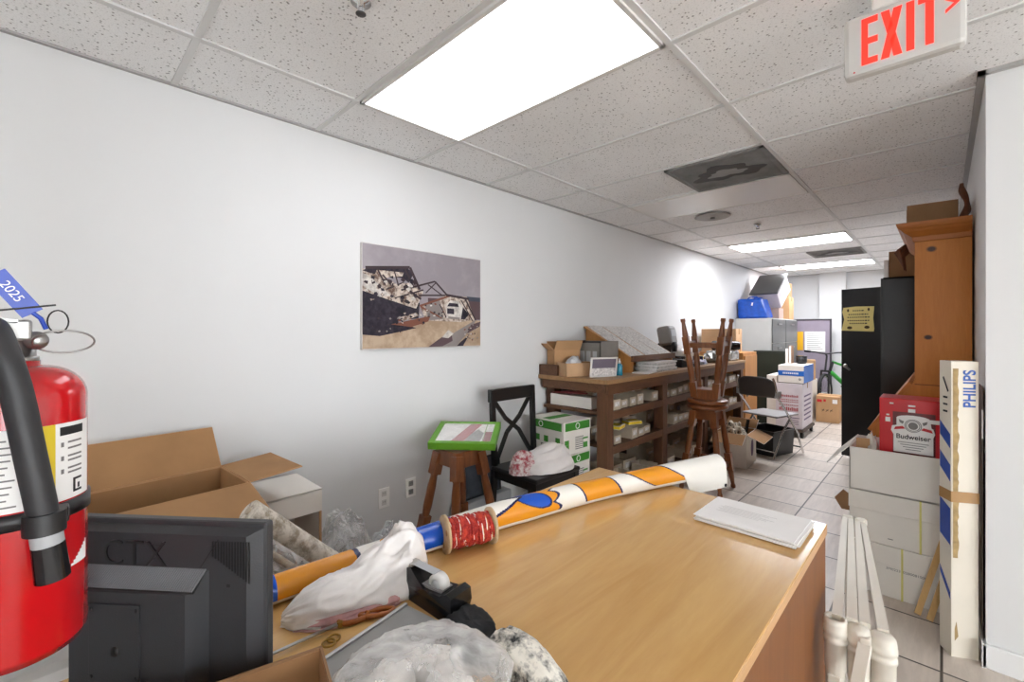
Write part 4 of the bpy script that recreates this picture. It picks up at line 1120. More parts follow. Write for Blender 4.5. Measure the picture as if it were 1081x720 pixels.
# grey organiser bins
t = thing('file_organizer', 'translucent grey plastic organizer box beside sloped plan rack', 'organizer', (-2.17, 3.24, BZ), 0)
m = MB(); w, d, h = .34, .28, .27
m.box(-w/2, w/2, -d/2, d/2, 0, .006)
for s in (-1, 1): m.box(s*w/2, s*(w/2-.006), -d/2, d/2, 0, h); m.box(-w/2, w/2, s*d/2, s*(d/2-.006), 0, h)
m.box(-.003, .003, -d/2, d/2, 0, h*.95); m.build('shell', mat('smoky_plastic', '#87837e', .25, var=.08), t)
MB().box(-w/2-.003, w/2+.003, -d/2-.003, -d/2+.007, h-.012, h+.003).box(-w/2-.003, -w/2+.006, -d/2, d/2, h-.012, h+.003).build('rim', BLACKP, t)
m = MB()
for k in range(5): m.box(-w/2+.02+k*.062, -w/2+.06+k*.062, -d/2-.0015, -d/2+.001, .05, .19)
m.build('slots', GREYL, t)
# sloped plan rack with newspapers
t = thing('plan_rack', 'sloped wooden rack covered with printed sheets on the workbench', 'rack', (-2.13, 3.80, BZ))
Ya, Yb = 3.42, 4.2
for y in (Ya, Yb-.02):
    W(t).prism([(-2.36, BZ), (-1.89, BZ), (-1.89, BZ+.12), (-2.36, BZ+.385)], .02, FACE((0, y+.02, 0), (1, 0, 0), (0, 0, 1))).build('side_board', LWOOD, t)
W(t).slab((-1.88, Ya-.02, BZ+.125), (-1.88, Yb+.02, BZ+.125), (-2.37, Yb+.02, BZ+.40), (-2.37, Ya-.02, BZ+.40), .012).build('sloped_board', LWOOD, t)
W(t).box(-1.89, -1.87, Ya-.02, Yb+.02, BZ+.095, BZ+.145).build('front_lip', BENCHY, t)
def slope(y, k): return (-1.885-.48*k, y, BZ+.131+.2695*k)
for i, (a, b, k0, k1, sk) in enumerate(((3.42, 3.66, .02, 1.02, .03), (3.69, 3.95, .0, 1.0, .02), (3.97, 4.2, .02, 1.0, .0))):
    W(t).slab(slope(a, k0), slope(b, k0), slope(b+sk, k1), slope(a+sk, k1), .003).build('sheet', board_mat('newsprint_'+str(i), '#d9d5d0', '#a9a5a3', 46+i*9), t)
t = thing('paper_stack', 'thick stack of white papers under the front of plan rack', 'papers', (-1.885, 3.85, BZ))
for k in range(6): MB(RZ(rnd.uniform(-.06, .06))).box(-.105, .105, -.19, .19, .001+k*.014, .0135+k*.014).build('bundle', PAPER if k % 2 else PAPERG, t)
solo('loose_papers', MB(T(-1.83, 3.53, BZ) @ RZ(.15)).box(-.07, .07, -.12, .12, 0, .008), PAPER, 'loose white papers on the workbench beside turquoise bottle', 'papers')
# grey machine and black devices
t = thing('label_machine', 'grey desktop machine with black arm beyond the plan rack', 'machine', (-2.12, 4.60, BZ), math.radians(10))
MB().box(-.13, .13, -.15, .15, 0, .05, bev=.012).build('base', BLACKP, t)
MB().prism([(-.09, .05), (.02, .05), (.05, .16), (.06, .22), (-.05, .25), (-.09, .22)], .12, FACE((0, .06, 0), (1, 0, 0), (0, 0, 1))).build('arm', BLACKP, t)
MB(T(.0, 0, .20) @ RY(math.radians(-10))).box(-.06, .08, -.13, .13, 0, .205, bev=.03).build('head', GREYP, t)
MB().lathe([(0, -.02), (.05, -.02), (.055, 0), (.05, .02), (0, .02)], 24, M=FACE((.085, -.07, .19), (0, 1, 0), (0, 0, 1))).build('knob', BLACKP, t)
MB(T(.0, 0, .20) @ RY(math.radians(-10))).box(.081, .084, -.1, .1, .09, .16).build('panel', GREYL, t)
t = thing('desk_phone', 'black office phone on the workbench behind the stacked stools', 'phone', (-1.90, 4.38, BZ), math.radians(80))
MB().prism([(-.11, 0), (.11, 0), (.11, .03), (-.11, .075)], .2, FACE((0, .1, 0), (1, 0, 0), (0, 0, 1))).build('base', BLACKP, t)
MB(T(0, 0, .06)).box(-.1, -.05, -.11, .11, .02, .05, bev=.012).build('handset', BLACKG, t)
m = MB()
for r in range(4):
    for c in range(3): m.box(-.02+r*.025, -.004+r*.025, -.02+c*.028, -.002+c*.028, .045-r*.006, .062-r*.006)
m.build('keypad', GREYP, t)
m = MB(); m.blob((-2.17, 5.05, BZ+.07), (.14, .17, .10), .3, 2.6, 71, 36, 22)
solo('white_bag', m, BAGO, 'white crumpled bag on workbench behind the stacked stools', 'bag')
t = thing('tape_box', 'small yellow and navy box on workbench behind stacked stools', 'box', (-1.90, 4.86, BZ), .3)
MB().box(-.05, .05, -.045, .045, 0, .085, bev=.002).build('body', mat('navy_card', '#20234a', .5), t); MB().box(-.051, .051, .0, .046, .03, .0865).build('yellow_panel', YELLOW, t)
m = MB(); m.blob((-1.86, 4.75, BZ+.02), (.06, .16, .03), .4, 3, 75, 36, 16)
solo('patterned_ribbon', m, board_mat('ribbon_mix', '#d4d4da', '#4d4a86', 60), 'heap of blue and white ribbon at the workbench front', 'ribbon')
m = MB(); m.blob((-1.87, 5.28, BZ+.045), (.10, .22, .06), .4, 3, 77, 44, 20)
solo('silver_pouch', m, SILVER, 'crumpled silver foil pouches at the workbench far end', 'pouch')
t = thing('black_roll', 'black plastic-wrapped roll on workbench below the far carton', 'roll', (-1.89, 5.68, BZ+.122), math.radians(17))
MB().tube([(-.16, 0, .056), (-.14, 0, .056), (.14, 0, .056), (.16, 0, .056)], [.04, .056, .054, .040], 24).build('wrap', mat('black_film', '#1a1b20', .2, bmp=.6, bscale=25), t)
MB().box(-.168, -.158, -.012, .012, .045, .07).build('twist_end', BLACKP, t)
solo('grey_pad', MB(T(-1.92, 5.66, BZ)).box(-.15, .15, -.14, .14, 0, .12, bev=.02), SILVER, 'flat grey pad under the black wrapped roll', 'pad')

# ------------------------------------------------------------------ cabinets and things beyond the bench
t = thing('wooden_cabinet', 'plain orange-brown wooden cabinet past the far end of workbench', 'cabinet', (-2.06, 6.28, 0))
W(t).box(-2.385, -1.79, 6.0, 6.56, 0, 1.10, bev=.004).build('body', LWOOD, t)
W(t).box(-1.79, -1.776, 6.03, 6.53, .06, 1.06, bev=.002).build('door', LWOOD, t)
W(t).box(-1.776, -1.756, 6.08, 6.10, .55, .65).build('handle', STEEL, t)
carton('storage_carton', 'wide brown carton on the wooden cabinet past workbench', 'box', (-2.12, 6.22, 1.102), math.radians(6), .42, .36, .30, CARD2, CARDIN, closed=True)
# dark green cabinet
t = thing('file_cabinet', 'dark green metal cabinet in front of the pale grey cabinets', 'cabinet', (-1.83, 7.46, 0))
W(t).box(-2.05, -1.62, 7.36, 7.56, 0, 1.08, bev=.004).build('body', DKGREEN, t)
W(t).box(-2.045, -1.625, 7.35, 7.36, .08, 1.06, bev=.002).build('back_panel', DKGREEN, t)
W(t).box(-1.62, -1.61, 7.37, 7.55, .1, 1.05).build('drawer_front', GREYL, t)
# grey lateral cabinets
for i, (ya, yb, lb) in enumerate(((7.6, 8.4, 'pale grey lateral file cabinet nearer, under the blue tarp bag'), (8.41, 9.2, 'pale grey lateral file cabinet farther, beside the fabric partition'))):
    t = thing('file_cabinet', lb, 'cabinet', (-2.12, (ya+yb)/2, 0), 0, 'grey lateral file cabinets')
    W(t).box(-2.385, -1.868, ya, yb, 0, 1.57, bev=.004).build('body', GREYC, t)
    for k in range(4):
        z = .06+.377*k
        d = W(t).box(-1.868, -1.852, ya+.012, yb-.012, z, z+.365, bev=.003).build('drawer', GREYD, t)
        W(t).box(-1.852, -1.838, (ya+yb)/2-.1, (ya+yb)/2+.1, z+.28, z+.30).build('handle', STEEL, d)
t = thing('tarp_bag', 'bright blue plastic tarp bag on the grey file cabinets', 'bag', (-2.13, 7.80, 1.572))
m = MB(); m.box(-.235, .205, -.16, .16, 0, .31, bev=.03)
for v in m.v:
    k = noise.noise(v*7)*.015; v.x += k*(1+v.z*2); v.y += k; v.z += noise.noise(v*5+Vector((3, 1, 2)))*.02 if v.z > .1 else 0
    if v.z > .2 and v.x > .1: v.x -= .08
m.build('bag_body', TOTE, t)
MB().bar((-.02, -.165, .2), (-.012, -.166, .245), .004, .02, up=(1, 0, 0)).build('tag', WHITE, t)
m = MB()
for s in (-1, 1): m.tube([(-.1, s*.13, .30), (-.06, s*.12, .335), (.04, s*.12, .335), (.08, s*.13, .30)], .008, 6)
m.build('handle', TOTE, t)
t = thing('storage_bin', 'tilted grey-lidded clear storage bin on top of file cabinets', 'storage bin', (-2.04, 8.26, 1.743))
TM = T(0, 0, .262) @ RZ(math.radians(-6)) @ RX(math.radians(38))
MB(TM).box(-.20, .20, -.26, .26, -.14, .15, bev=.015).build('bin', mat('bin_pinkish', '#cdc3c6', .3, var=.08), t)
MB(TM).box(-.215, .215, -.275, .275, .15, .18, bev=.008).build('lid', mat('bin_lid', '#5d5c5a', .4), t)
MB(TM).box(.2005, .203, -.15, .1, -.05, .08).build('sticker', PAPERG, t)
carton('storage_carton', 'brown printed carton on file cabinets below the tilted bin', 'box', (-1.99, 8.86, 1.572), 0, .24, .3, .38, CARD, CARDIN, closed=True)
carton('storage_carton', 'brown carton highest on the far file cabinet near ceiling', 'box', (-1.99, 8.86, 1.953), 0, .20, .26, .24, CARDDK, CARDIN, closed=True)
carton('storage_carton', 'small pinkish carton on the file cabinet under the tilted bin', 'box', (-2.0, 8.22, 1.572), 0, .24, .28, .17, mat('pink_card', '#b49a90', .8), CARDIN, closed=True, tape=False)

# folding chair
def fchair():
    t = thing('folding_chair', 'grey metal folding chair with dark back facing away', 'chair', (-1.41, 5.66, 0), math.radians(-17))
    m = MB(); m.box(-.205, .205, -.2, .21, .435, .455, bev=.008); m.build('seat', MATTE, t)
    m = MB(); n = 12; vs = []
    def bp(u, z): return (u*.205, -.215-.02*(1-u*u)-(z-.45)*.13, z)
    rows = 8; fs = []
    for j in range(rows+1):
        for i in range(n+1):
            u = -1+2*i/n; k = j/rows
            zt = .875-.05*abs(u)**4; zb = .655
            vs.append(bp(u, zb+(zt-zb)*k))
    K = len(vs); vs += [(x, y+.012, z) for x, y, z in vs]
    for j in range(rows):
        for i in range(n):
            q = (j*(n+1)+i, j*(n+1)+i+1, (j+1)*(n+1)+i+1, (j+1)*(n+1)+i); fs.append(q); fs.append(tuple(a+K for a in q[::-1]))
    for i in range(n): fs += [(i, i+K, i+1+K, i+1), (rows*(n+1)+i, rows*(n+1)+i+1, rows*(n+1)+i+1+K, rows*(n+1)+i+K)]
    for j in range(rows): fs += [(j*(n+1), (j+1)*(n+1), (j+1)*(n+1)+K, j*(n+1)+K), (j*(n+1)+n, j*(n+1)+n+K, (j+1)*(n+1)+n+K, (j+1)*(n+1)+n)]
    m.add(vs, fs, 0, True); m.build('backrest', CHARC, t)
    for s in (-1, 1):
        x = s*.22
        m = MB(); m.tube([(x, .27, .012), (x, .15, .25), (x, -.06, .50), (x*1.0, -.22, .66), (x*.98, -.265, .82), (x*.9, -.275, .87)], .011, 10); m.build('leg', CHROME, t)
        m = MB(); m.tube([(x*.93, -.27, .012), (x*.93, -.13, .25), (x*.93, .05, .43)], .011, 10); m.build('leg', CHROME, t)
        m = MB(); m.box(x-.02, x+.02, -.245, -.19, .66, .73); m.build('bracket', GREYL, t)
    for y, k in ((.24, 1.0), (-.24, .93)):
        m = MB(); m.tube([(-.22*k, y, .075), (.22*k, y, .075)], .009, 8); m.build('crossbar', CHROME, t)
fchair()
carton('white_carton', 'white open carton with purple emblem on floor before folding chair', 'box', (-1.565, 5.0, 0), math.radians(3), .30, .40, .335, WBOX, CARDIN,
       flaps=(('+x', .17, 112), ('-y', .17, 118), ('-x', .15, 12), ('+y', .15, 60)))
emb = MB()
emb.prism([(.055*math.cos(a)*(1 if abs(math.cos(a)) < .7 else .9), .085*math.sin(a)) for a in (2*PI*k/24 for k in range(24))], .0012, FACE((.1506, .03, .17), (0, 1, 0), (0, 0, 1)))
cb_ = [o for o in COL.objects if o.get('label', '').startswith('white open carton with purple')][0]
emb.build('emblem', INKM, cb_)
solo('patterned_cloth', MB().blob((-1.58, 5.02, .22), (.11, .13, .17), .3, 3.2, 83, 40, 24), board_mat('animal_print', '#d8ccb8', '#3a3028', 38), 'cream and black patterned cloth poking out of white carton', 'cloth')
solo('black_stick', MB().bar((-1.53, 5.10, .10), (-1.49, 5.165, .43), .022, .022), BLACKP, 'black stick poking out of the white carton with purple emblem', 'stick')
t = thing('plastic_crate', 'black plastic crate on floor under the folding chair', 'crate', (-1.425, 5.69, 0), math.radians(-17))
m = MB(); m.box(-.16, .16, -.19, .19, 0, .006)
for s in (-1, 1): m.slab(*[(s*x, y, z) for x, y, z in ((.16, -.19, 0), (.16, .19, 0), (.17, .2, .27), (.17, -.2, .27))][::s], .005); m.slab(*[(x, s*y, z) for x, y, z in ((.16, .19, 0), (-.16, .19, 0), (-.17, .2, .27), (.17, .2, .27))][::s], .005)
m.build('body', BLACKP, t)
m = MB()
for s in (-1, 1): m.box(s*.166, s*.182, -.212, .212, .255, .275); m.box(-.182, .182, s*.196, s*.212, .255, .275)
m.build('rim', BLACKP, t)
# white printed box on a dolly, blue box on top
t = thing('hand_dolly', 'low dark wheeled dolly under the tall white printed box', 'dolly', (-1.44, 6.98, 0))
MB().box(-.17, .17, -.34, .34, .075, .112, bev=.004).build('deck', mat('dolly_brown', '#4f4138', .7), t)
for sx in (-1, 1):
    for sy in (-1, 1): MB().cyl((sx*.14-.015, sy*.28, .037), (sx*.14+.015, sy*.28, .037), .037, n=20).build('wheel', TIRE, t)
carton('printed_carton', 'tall white carton with red lettering standing on a dolly', 'box', (-1.44, 6.98, .113), 0, .30, .60, .575, mat('white_carton_mauve', '#d5cdd2', .7), CARDIN, closed=True)
pc = [o for o in COL.objects if o.get('label', '').startswith('tall white carton with red')][0]
m = MB()
for z, hh, x1 in ((.40, .03, .09), (.36, .012, .09), (.335, .012, .09), (.29, .014, .09), (.225, .045, .09)):
    n = 11
    for k in range(n):
        x = -.11+k*.02; m.box(x, x+.013, -.3012, -.2995, z, z+hh*(.8+.2*((k*5) % 3)/2))
    m.build('printed_text', INKR, pc); m = MB()
m = MB(); m.box(-.02, .12, -.3012, -.2995, .13, .14)
for k in range(4): m.box(.0, .11, -.3012, -.2995, .05+.018*k, .056+.018*k)
for z in (.1, .16, .22, .28, .34, .40): m.box(.1495, .1512, -.2, .2, z, z+.02)
m.build('small_print', INKM, pc)
solo('paper_wad', MB().box(-1.57, -1.31, 6.72, 7.24, .6905, .70), mat('olive_mat', '#77745a', .8, var=.3), 'thin crumpled olive layer between white carton and blue box', 'mat')
t = carton('printed_carton', 'white and blue carton on top of the tall printed carton', 'box', (-1.42, 6.98, .702), 0, .29, .58, .225, WBOX, CARDIN, closed=True, tape=False)
m = MB(); m.box(-.1455, .1455, -.2915, -.289, .09, .155).box(.1445, .1462, -.291, .291, .0, .224); m.build('blue_band', BLUEP, t)
m = MB()
for k in range(9): m.box(-.09+k*.02, -.078+k*.02, -.2925, -.29, .112, .134)
m.build('band_text', WHITE, t)
m = MB(); m.lathe([(0, 0), (.016, 0), (.016, .002), (0, .002)], 16, M=FACE((.1, -.2902, .05), (1, 0, 0), (0, 0, 1))); m.build('emblem', GREYP, t)
carton('white_carton', 'white carton lying beside the folding chair and dark cabinet', 'box', (-1.655, 7.0, 0), 0, .12, .5, .78, WBOX, CARDIN, closed=True, tape=False)
carton('storage_carton', 'brown taped carton on floor below the bicycle', 'box', (-1.25, 8.27, 0), math.radians(3), .29, .36, .39, CARD, CARDIN, closed=True)
bc = [o for o in COL.objects if o.get('label', '').startswith('brown taped carton on floor below')][0]
MB().box(-.13, -.07, -.1812, -.1795, .30, .34).box(-.05, -.02, -.1812, -.1795, .31, .345).build('red_sticker', BUDRED, bc)
MB().box(.06, .12, -.1812, -.1795, .29, .35).build('paper_label', PAPER, bc)
m = MB()
for k, x in enumerate((-.07, -.02, .03)): m.bar((x, -.1806, .16), (x+.03, -.1806, .20), .002, .006).bar((x, -.1806, .19), (x+.032, -.1806, .175), .002, .006)
m.build('handwriting', INK, bc)
carton('white_carton', 'white carton behind the brown carton beside the bicycle wheel', 'box', (-1.56, 8.25, 0), 0, .26, .4, .62, WBOX, CARDIN, closed=True, tape=False)
carton('storage_carton', 'small tan carton on the white carton near fabric partition', 'box', (-1.53, 8.30, .622), .2, .2, .2, .30, CARD2, CARDIN, closed=True)
t = thing('black_pot', 'small black pot on the blue and white carton', 'pot', (-1.39, 7.15, .929))
MB().lathe([(0, 0), (.05, 0), (.065, .02), (.066, .10), (.06, .10), (.058, .02), (0, .012)], 24).build('body', BLACKP, t)
MB().lathe([(.066, .09), (.07, .09), (.07, .104), (.06, .104)], 24).build('rim', BLACKG, t)
for i, (x, hh, mt, lb) in enumerate(((-1.55, .20, WBOX, 'white book standing on blue carton, leftmost of the pair'), (-1.51, .24, mat('tan_cover', '#b38a6c', .7), 'tan book standing on blue carton, rightmost of the pair'))):
    t = thing('book', lb, 'book', (x, 7.14, .929), 0, 'books on the blue carton')
    MB().box(-.015, .015, -.07, .07, 0, hh).build('cover', mt, t); MB().box(-.012, .012, -.0705, .065, .004, hh-.004).build('pages', PAPER, t)
# partition
t = thing('office_partition', 'grey-mauve fabric partition with dark frame before far wall', 'partition', (-1.75, 9.62, 0))
MB().box(-.31, .31, -.02, .02, .06, 1.56).build('panel', MAUVE, t)
m = MB(); m.box(-.335, -.31, -.025, .025, 0, 1.59).box(.31, .335, -.025, .025, 0, 1.59).box(-.335, .335, -.025, .025, 1.56, 1.59).box(-.335, .335, -.025, .025, .04, .07); m.build('frame', DFRAME, t)
solo('yellow_notice', MB().box(-2.02, -1.84, 9.593, 9.599, 1.02, 1.36), mat('notice_yellow', '#e0a81e', .6), 'yellow notice sheet pinned on the fabric partition', 'notice')
t = thing('paper_notice', 'white printed notice sheet pinned on the fabric partition', 'notice', (-1.66, 9.596, 1.0))
MB().box(-.155, .155, -.003, .003, 0, .36).build('sheet', PAPER, t)
m = MB()
for k in range(9): m.box(-.12, .12-.03*(k % 3), -.0036, -.002, .04+.034*k, .048+.034*k)
m.build('print_lines', INKG, t)

# bicycle
def bike():
    yaw = math.radians(43)
    t = thing('bicycle', 'green bicycle standing behind the brown carton at far wall', 'bicycle', (-1.06, 9.26, 0), yaw)
    R = .31; fx, rx = -.48, .50          # local x: front is -x
    def wheel(cx, M):
        tr = MB(M); tr.tube([(R*math.cos(a), 0, R*math.sin(a)) for a in (2*PI*k/40 for k in range(40))], .026, 10, closed=True); w = tr.build('tyre', TIRE, t)
        rm = MB(M); rm.tube([((R-.03)*math.cos(a), 0, (R-.03)*math.sin(a)) for a in (2*PI*k/40 for k in range(40))], .010, 8, closed=True); rm.build('rim', ALU, w)
        sp = MB(M)
        for k in range(20):
            a = 2*PI*k/20; sp.tube([(0, .02*(-1)**k, 0), ((R-.03)*math.cos(a), 0, (R-.03)*math.sin(a))], .0014, 4)
        sp.cyl((0, -.045, 0), (0, .045, 0), .02, n=12); sp.build('spokes', STEEL, w)
    R2 = R
    zc = R+.026
    steer = RZ(math.radians(40))
    Mf = T(fx, 0, zc) @ steer
    wheel(fx, Mf); wheel(rx, T(rx, 0, zc))
    head0, head1 = (fx+.09, 0, .70), (fx+.13, 0, .86); bb = (.06, 0, .30); st = (.20, 0, .78)
    m = MB(); m.tube([head0, bb], .034, 12); m.build('down_tube', BIKEG, t); m = MB(); m.tube([head1, (.18, 0, .68)], .02, 12); m.build('top_tube', BIKEG, t)
    m = MB(); m.tube([bb, st], .018, 12); m.build('seat_tube', BIKEG, t); m = MB(); m.tube([head0, head1], .024, 12); m.build('head_tube', BLACKP, t)
    m = MB()
    for s in (-1, 1): m.tube([(bb[0], s*.03, bb[2]), (rx, s*.06, zc)], .010, 8).tube([(.17, s*.02, .66), (rx, s*.06, zc)], .008, 8)
    m.build('rear_stays', BIKEG, t)
    m = MB(Mf)
    for s in (-1, 1): m.tube([(0, s*.055, 0), (.03, s*.055, .36)], .016, 10)
    m.bar((.03, -.065, .37), (.03, .065, .37), .04, .03); m.tube([(.03, 0, .37), (.12, 0, .62)], .014, 10); m.build('fork', BLACKP, t)
    m = MB(Mf); m.tube([(.11, 0, .62), (.06, 0, .66)], .016, 10); m.tube([(.12, -.33, .69), (.08, -.16, .68), (.06, 0, .655), (.08, .16, .68), (.12, .33, .69)], .012, 10); h = m.build('handlebar', BLACKP, t)
    for s in (-1, 1): MB(Mf).tube([(.12, s*.33, .69), (.10, s*.23, .685)], .017, 10).build('grip', BLACKG, h)
    m = MB(); m.lathe([(0, 0), (.02, .0), (.02, .02), (0, .02)], 8, M=T(.2, 0, .77)); m.prism([(-.13, -.02), (-.1, -.03), (.06, -.07), (.12, -.06), (.12, .06), (.06, .07), (-.1, .03), (-.13, .02)], .045, T(.22, 0, .80)); m.build('saddle', BLACKP, t)
    m = MB(); m.lathe([(0, -.004), (.085, -.004), (.085, .004), (0, .004)], 28, M=FACE((bb[0], -.05, bb[2]), (1, 0, 0), (0, 0, 1))); m.build('chainring', STEEL, t)
    for s in (-1, 1):
        m = MB(); m.bar((bb[0], s*.07, bb[2]), (bb[0]-s*.1, s*.08, bb[2]+s*.13), .014, .02, up=(0, 1, 0)); m.build('crank', STEEL, t)
        m = MB(); m.box(bb[0]-s*.1-.045, bb[0]-s*.1+.045, s*.09, s*.18, bb[2]+s*.13-.01, bb[2]+s*.13+.01); m.build('pedal', BLACKP, t)
    m = MB(); m.tube([(.1, .05, .30), (.12, .16, .012)], .008, 8); m.build('kickstand', STEEL, t)
bike()

# ------------------------------------------------------------------ right side
def blackcab():
    t = thing('storage_cabinet', 'tall black metal storage cabinet with a door open, right wall', 'cabinet', (-.12, 5.37, 0))
    x0, x1, y0, y1, h = -.364, .112, 4.92, 5.83, 1.83
    m = W(t); m.box(x0, x1, y0, y0+.012, 0, h).box(x0, x1, y1-.012, y1, 0, h).box(x0, x1, y0, y1, h-.015, h).box(x0, x1, y0, y1, .04, .055).box(x1-.012, x1, y0, y1, 0, h); m.build('body', BLACK, t)
    for z in (.45, .85, 1.25, 1.55): W(t).box(x0+.01, x1-.012, y0+.012, y1-.012, z, z+.015).build('shelf', BLACK, t)
    W(t).box(x0-.016, x0, y0+.003, (y0+y1)/2-.003, .03, h-.005, bev=.003).build('door', BLACK, t)
    a = Vector((x0-.002, y1-.004, 0)); d = Vector((-.385, .135, 0)).normalized(); L = .45
    b = a+d*L; n = Vector((d.y, -d.x, 0))
    m = W(t); m.slab((*b.xy, .03), (*a.xy, .03), (*a.xy, h-.005), (*b.xy, h-.005), .018); dr = m.build('door', BLACK, t)
    nn = Vector((-(-d.y), -d.x, 0))
    hp = b-d*.04
    face = (Vector((*a.xy, 0))-Vector((*b.xy, 0))).normalized()
    nrm = face.cross(Vector((0, 0, 1))).normalized()
    m = W(t); q = hp+nrm*.02
    m.bar((q.x, q.y, 1.0), (q.x+.05*face.x, q.y+.05*face.y, .96), .018, .02, up=tuple(nrm)); m.lathe([(0, 0), (.022, 0), (.02, .012), (0, .014)], 20, M=FACE((hp.x+nrm.x*.001, hp.y+nrm.y*.001, 1.0), tuple(face), (0, 0, 1))); m.build('handle', STEEL, dr)
    return b, face, nrm
b, face, nrm = blackcab()
# yellow notice on the open door
o0 = b+face*.02+nrm*.0015
t = thing('door_notice', 'yellow paper notice taped on the open black cabinet door', 'notice', (o0.x, o0.y, 1.38))
Mn = FACE((0, 0, 0), tuple(face), (0, 0, 1))
poly = [(-.02, .0), (.28, -.01), (.285, .02), (.275, .13), (.285, .25), (.12, .255), (.0, .245), (-.01, .2), (.008, .12)]
MB(Mn).prism(poly, .001).build('sheet', YPAPER, t)
m = MB(Mn)
for r, (xa, xb, z) in enumerate(((.09, .19, .205), (.05, .23, .165), (.04, .25, .135), (.04, .24, .10), (.06, .22, .07))):
    x = xa
    while x < xb:
        l = .012+.014*((int(x*1000)*7) % 5)/5; m.box(x, min(x+l, xb), z, z+.012, .0009, .0016); x += l+.008
m.build('handwriting', INK, t)
m = MB(Mn)
for (cx, cz) in ((.06, .03), (.22, .035)): m.prism([(cx+.024*math.cos(a), cz+.016*math.sin(a)) for a in (2*PI*k/16 for k in range(16))], .0016)
for (cx, cz) in ((.045, .215), (.235, .22)): m.prism([(cx+.01*math.cos(a), cz+.017*math.sin(a)) for a in (2*PI*k/12 for k in range(12))], .0016)
m.build('doodle', mat('notice_brown', '#4a3a1c', .8), t)
carton('storage_carton', 'brown carton lying on top of the black storage cabinet', 'box', (-.20, 5.10, 1.832), 0, .26, .26, .22, CARDDK, CARDIN, closed=True)
m = MB(T(-.335, 4.99, 1.832)).box(-.025, .003, -.04, .06, 0, .15)
solo('white_packet', m, PAPER, 'white packet standing at the black cabinet top edge', 'packet')

# pine secretary hutch
def hutch():
    x1, y0, y1 = .118, 3.54, 4.55
    loc = (-.05, 4.07, 0)
    t = thing('pine_hutch', 'tall orange pine secretary hutch with crown against right wall', 'cabinet', loc)
    xu = -.118; xb = -.315
    prof = [(x1, .0), (x1, 1.93), (xu, 1.93), (xu, 1.075), (xb, .765), (xb, 0)]
    for nm, y in (('side_panel', y0), ('side_panel', y1-.02)):
        W(t).prism(prof[::-1], .02, FACE((0, y+.02, 0), (1, 0, 0), (0, 0, 1))).build(nm, PINE, t)
    # thin seam where the upper case sits on the lower one
    W(t).box(xu, x1, y0-.0006, y0+.002, 1.061, 1.066).build('case_seam', mat('seam_dark', '#6d3e16', .6), t)
    W(t).box(x1-.012, x1, y0+.02, y1-.02, 0, 1.93).build('back_panel', PINE, t)
    for z in (1.30, 1.52, 1.74): W(t).box(xu+.01, x1-.012, y0+.02, y1-.02, z, z+.018).build('shelf', PINEX, t)
    W(t).box(xu, x1-.012, y0+.02, y1-.02, 1.912, 1.93).build('top_board', PINEX, t)
    W(t).slab((xb-.006, y0+.004, .755), (xb-.006, y1-.004, .755), (xu-.012, y1-.004, 1.065), (xu-.012, y0+.004, 1.065), .02).build('slant_lid', PINE, t)
    for k in range(3):
        z = .06+.23*k; d = W(t).box(xb-.016, xb, y0+.02, y1-.02, z, z+.215, bev=.004).build('drawer', PINE, t)
        for yy in (y0+.25, y1-.25): W(t).lathe([(0, 0), (.012, 0), (.018, .015), (.012, .028), (0, .03)], 16, M=FACE((xb-.016, yy, z+.11), (0, -1, 0), (0, 0, 1))).build('knob', PINEX, d)
    W(t).box(xu+.01, x1-.012, y0+.02, y1-.02, .70, .72).build('shelf', PINEX, t)
    # crown moulding: stepped profile swept round the front and the near end
    st = [(.0, 1.90), (.008, 1.905), (.012, 1.93), (.03, 1.945), (.052, 1.962), (.06, 1.975), (.07, 1.98), (.078, 1.995), (.082, 2.01)]
    m = W(t); rings = []
    for o, z in st: rings.append([Vector((x1, y0-o*.75, z)), Vector((xu-o, y0-o*.75, z)), Vector((xu-o, y1+o*.2, z)), Vector((x1, y1+o*.2, z))])
    m.rings(rings, 0, False); m.build('crown', PINEX, t)
    return t
hutch()
carton('storage_carton', 'brown carton on top of the pine hutch near the ceiling', 'box', (-.055, 3.92, 2.012), math.radians(3), .23, .32, .155, CARDDK, CARDIN, closed=True)
m = MB(); vs = []
ring = []
for k in range(14):
    s = k/13; z = 2.012+.20*s; c = Vector((.080+.014*math.sin(s*5)+.012*s, 3.56+.02*s, z)); w = .022*(1-.3*s)+.005*math.sin(s*11)
    ring.append([c+Vector((w*.75*math.cos(a)*(1+.2*math.sin(3*a+s*4)), w*1.2*math.sin(a), 0)) for a in (2*PI*i/12 for i in range(12))])
m.rings(ring, 0, True); solo('dried_husk', m, BROWNH, 'upright brown dried husk on top of pine hutch by wall', 'husk')
# dried leaves drooping from the hutch front corner
m = MB()
for k in range(7):
    y = 3.60+.06*k; p = [(-.16, y, 1.90), (-.19-.01*(k % 3), y-.01, 1.87), (-.175, y, 1.80-.012*(k % 4))]
    m.tube(p, [.006, .012, .003], 6)
solo('dried_bouquet', m, BROWNH, 'dried brown leaves hanging under the pine hutch crown', 'leaves')

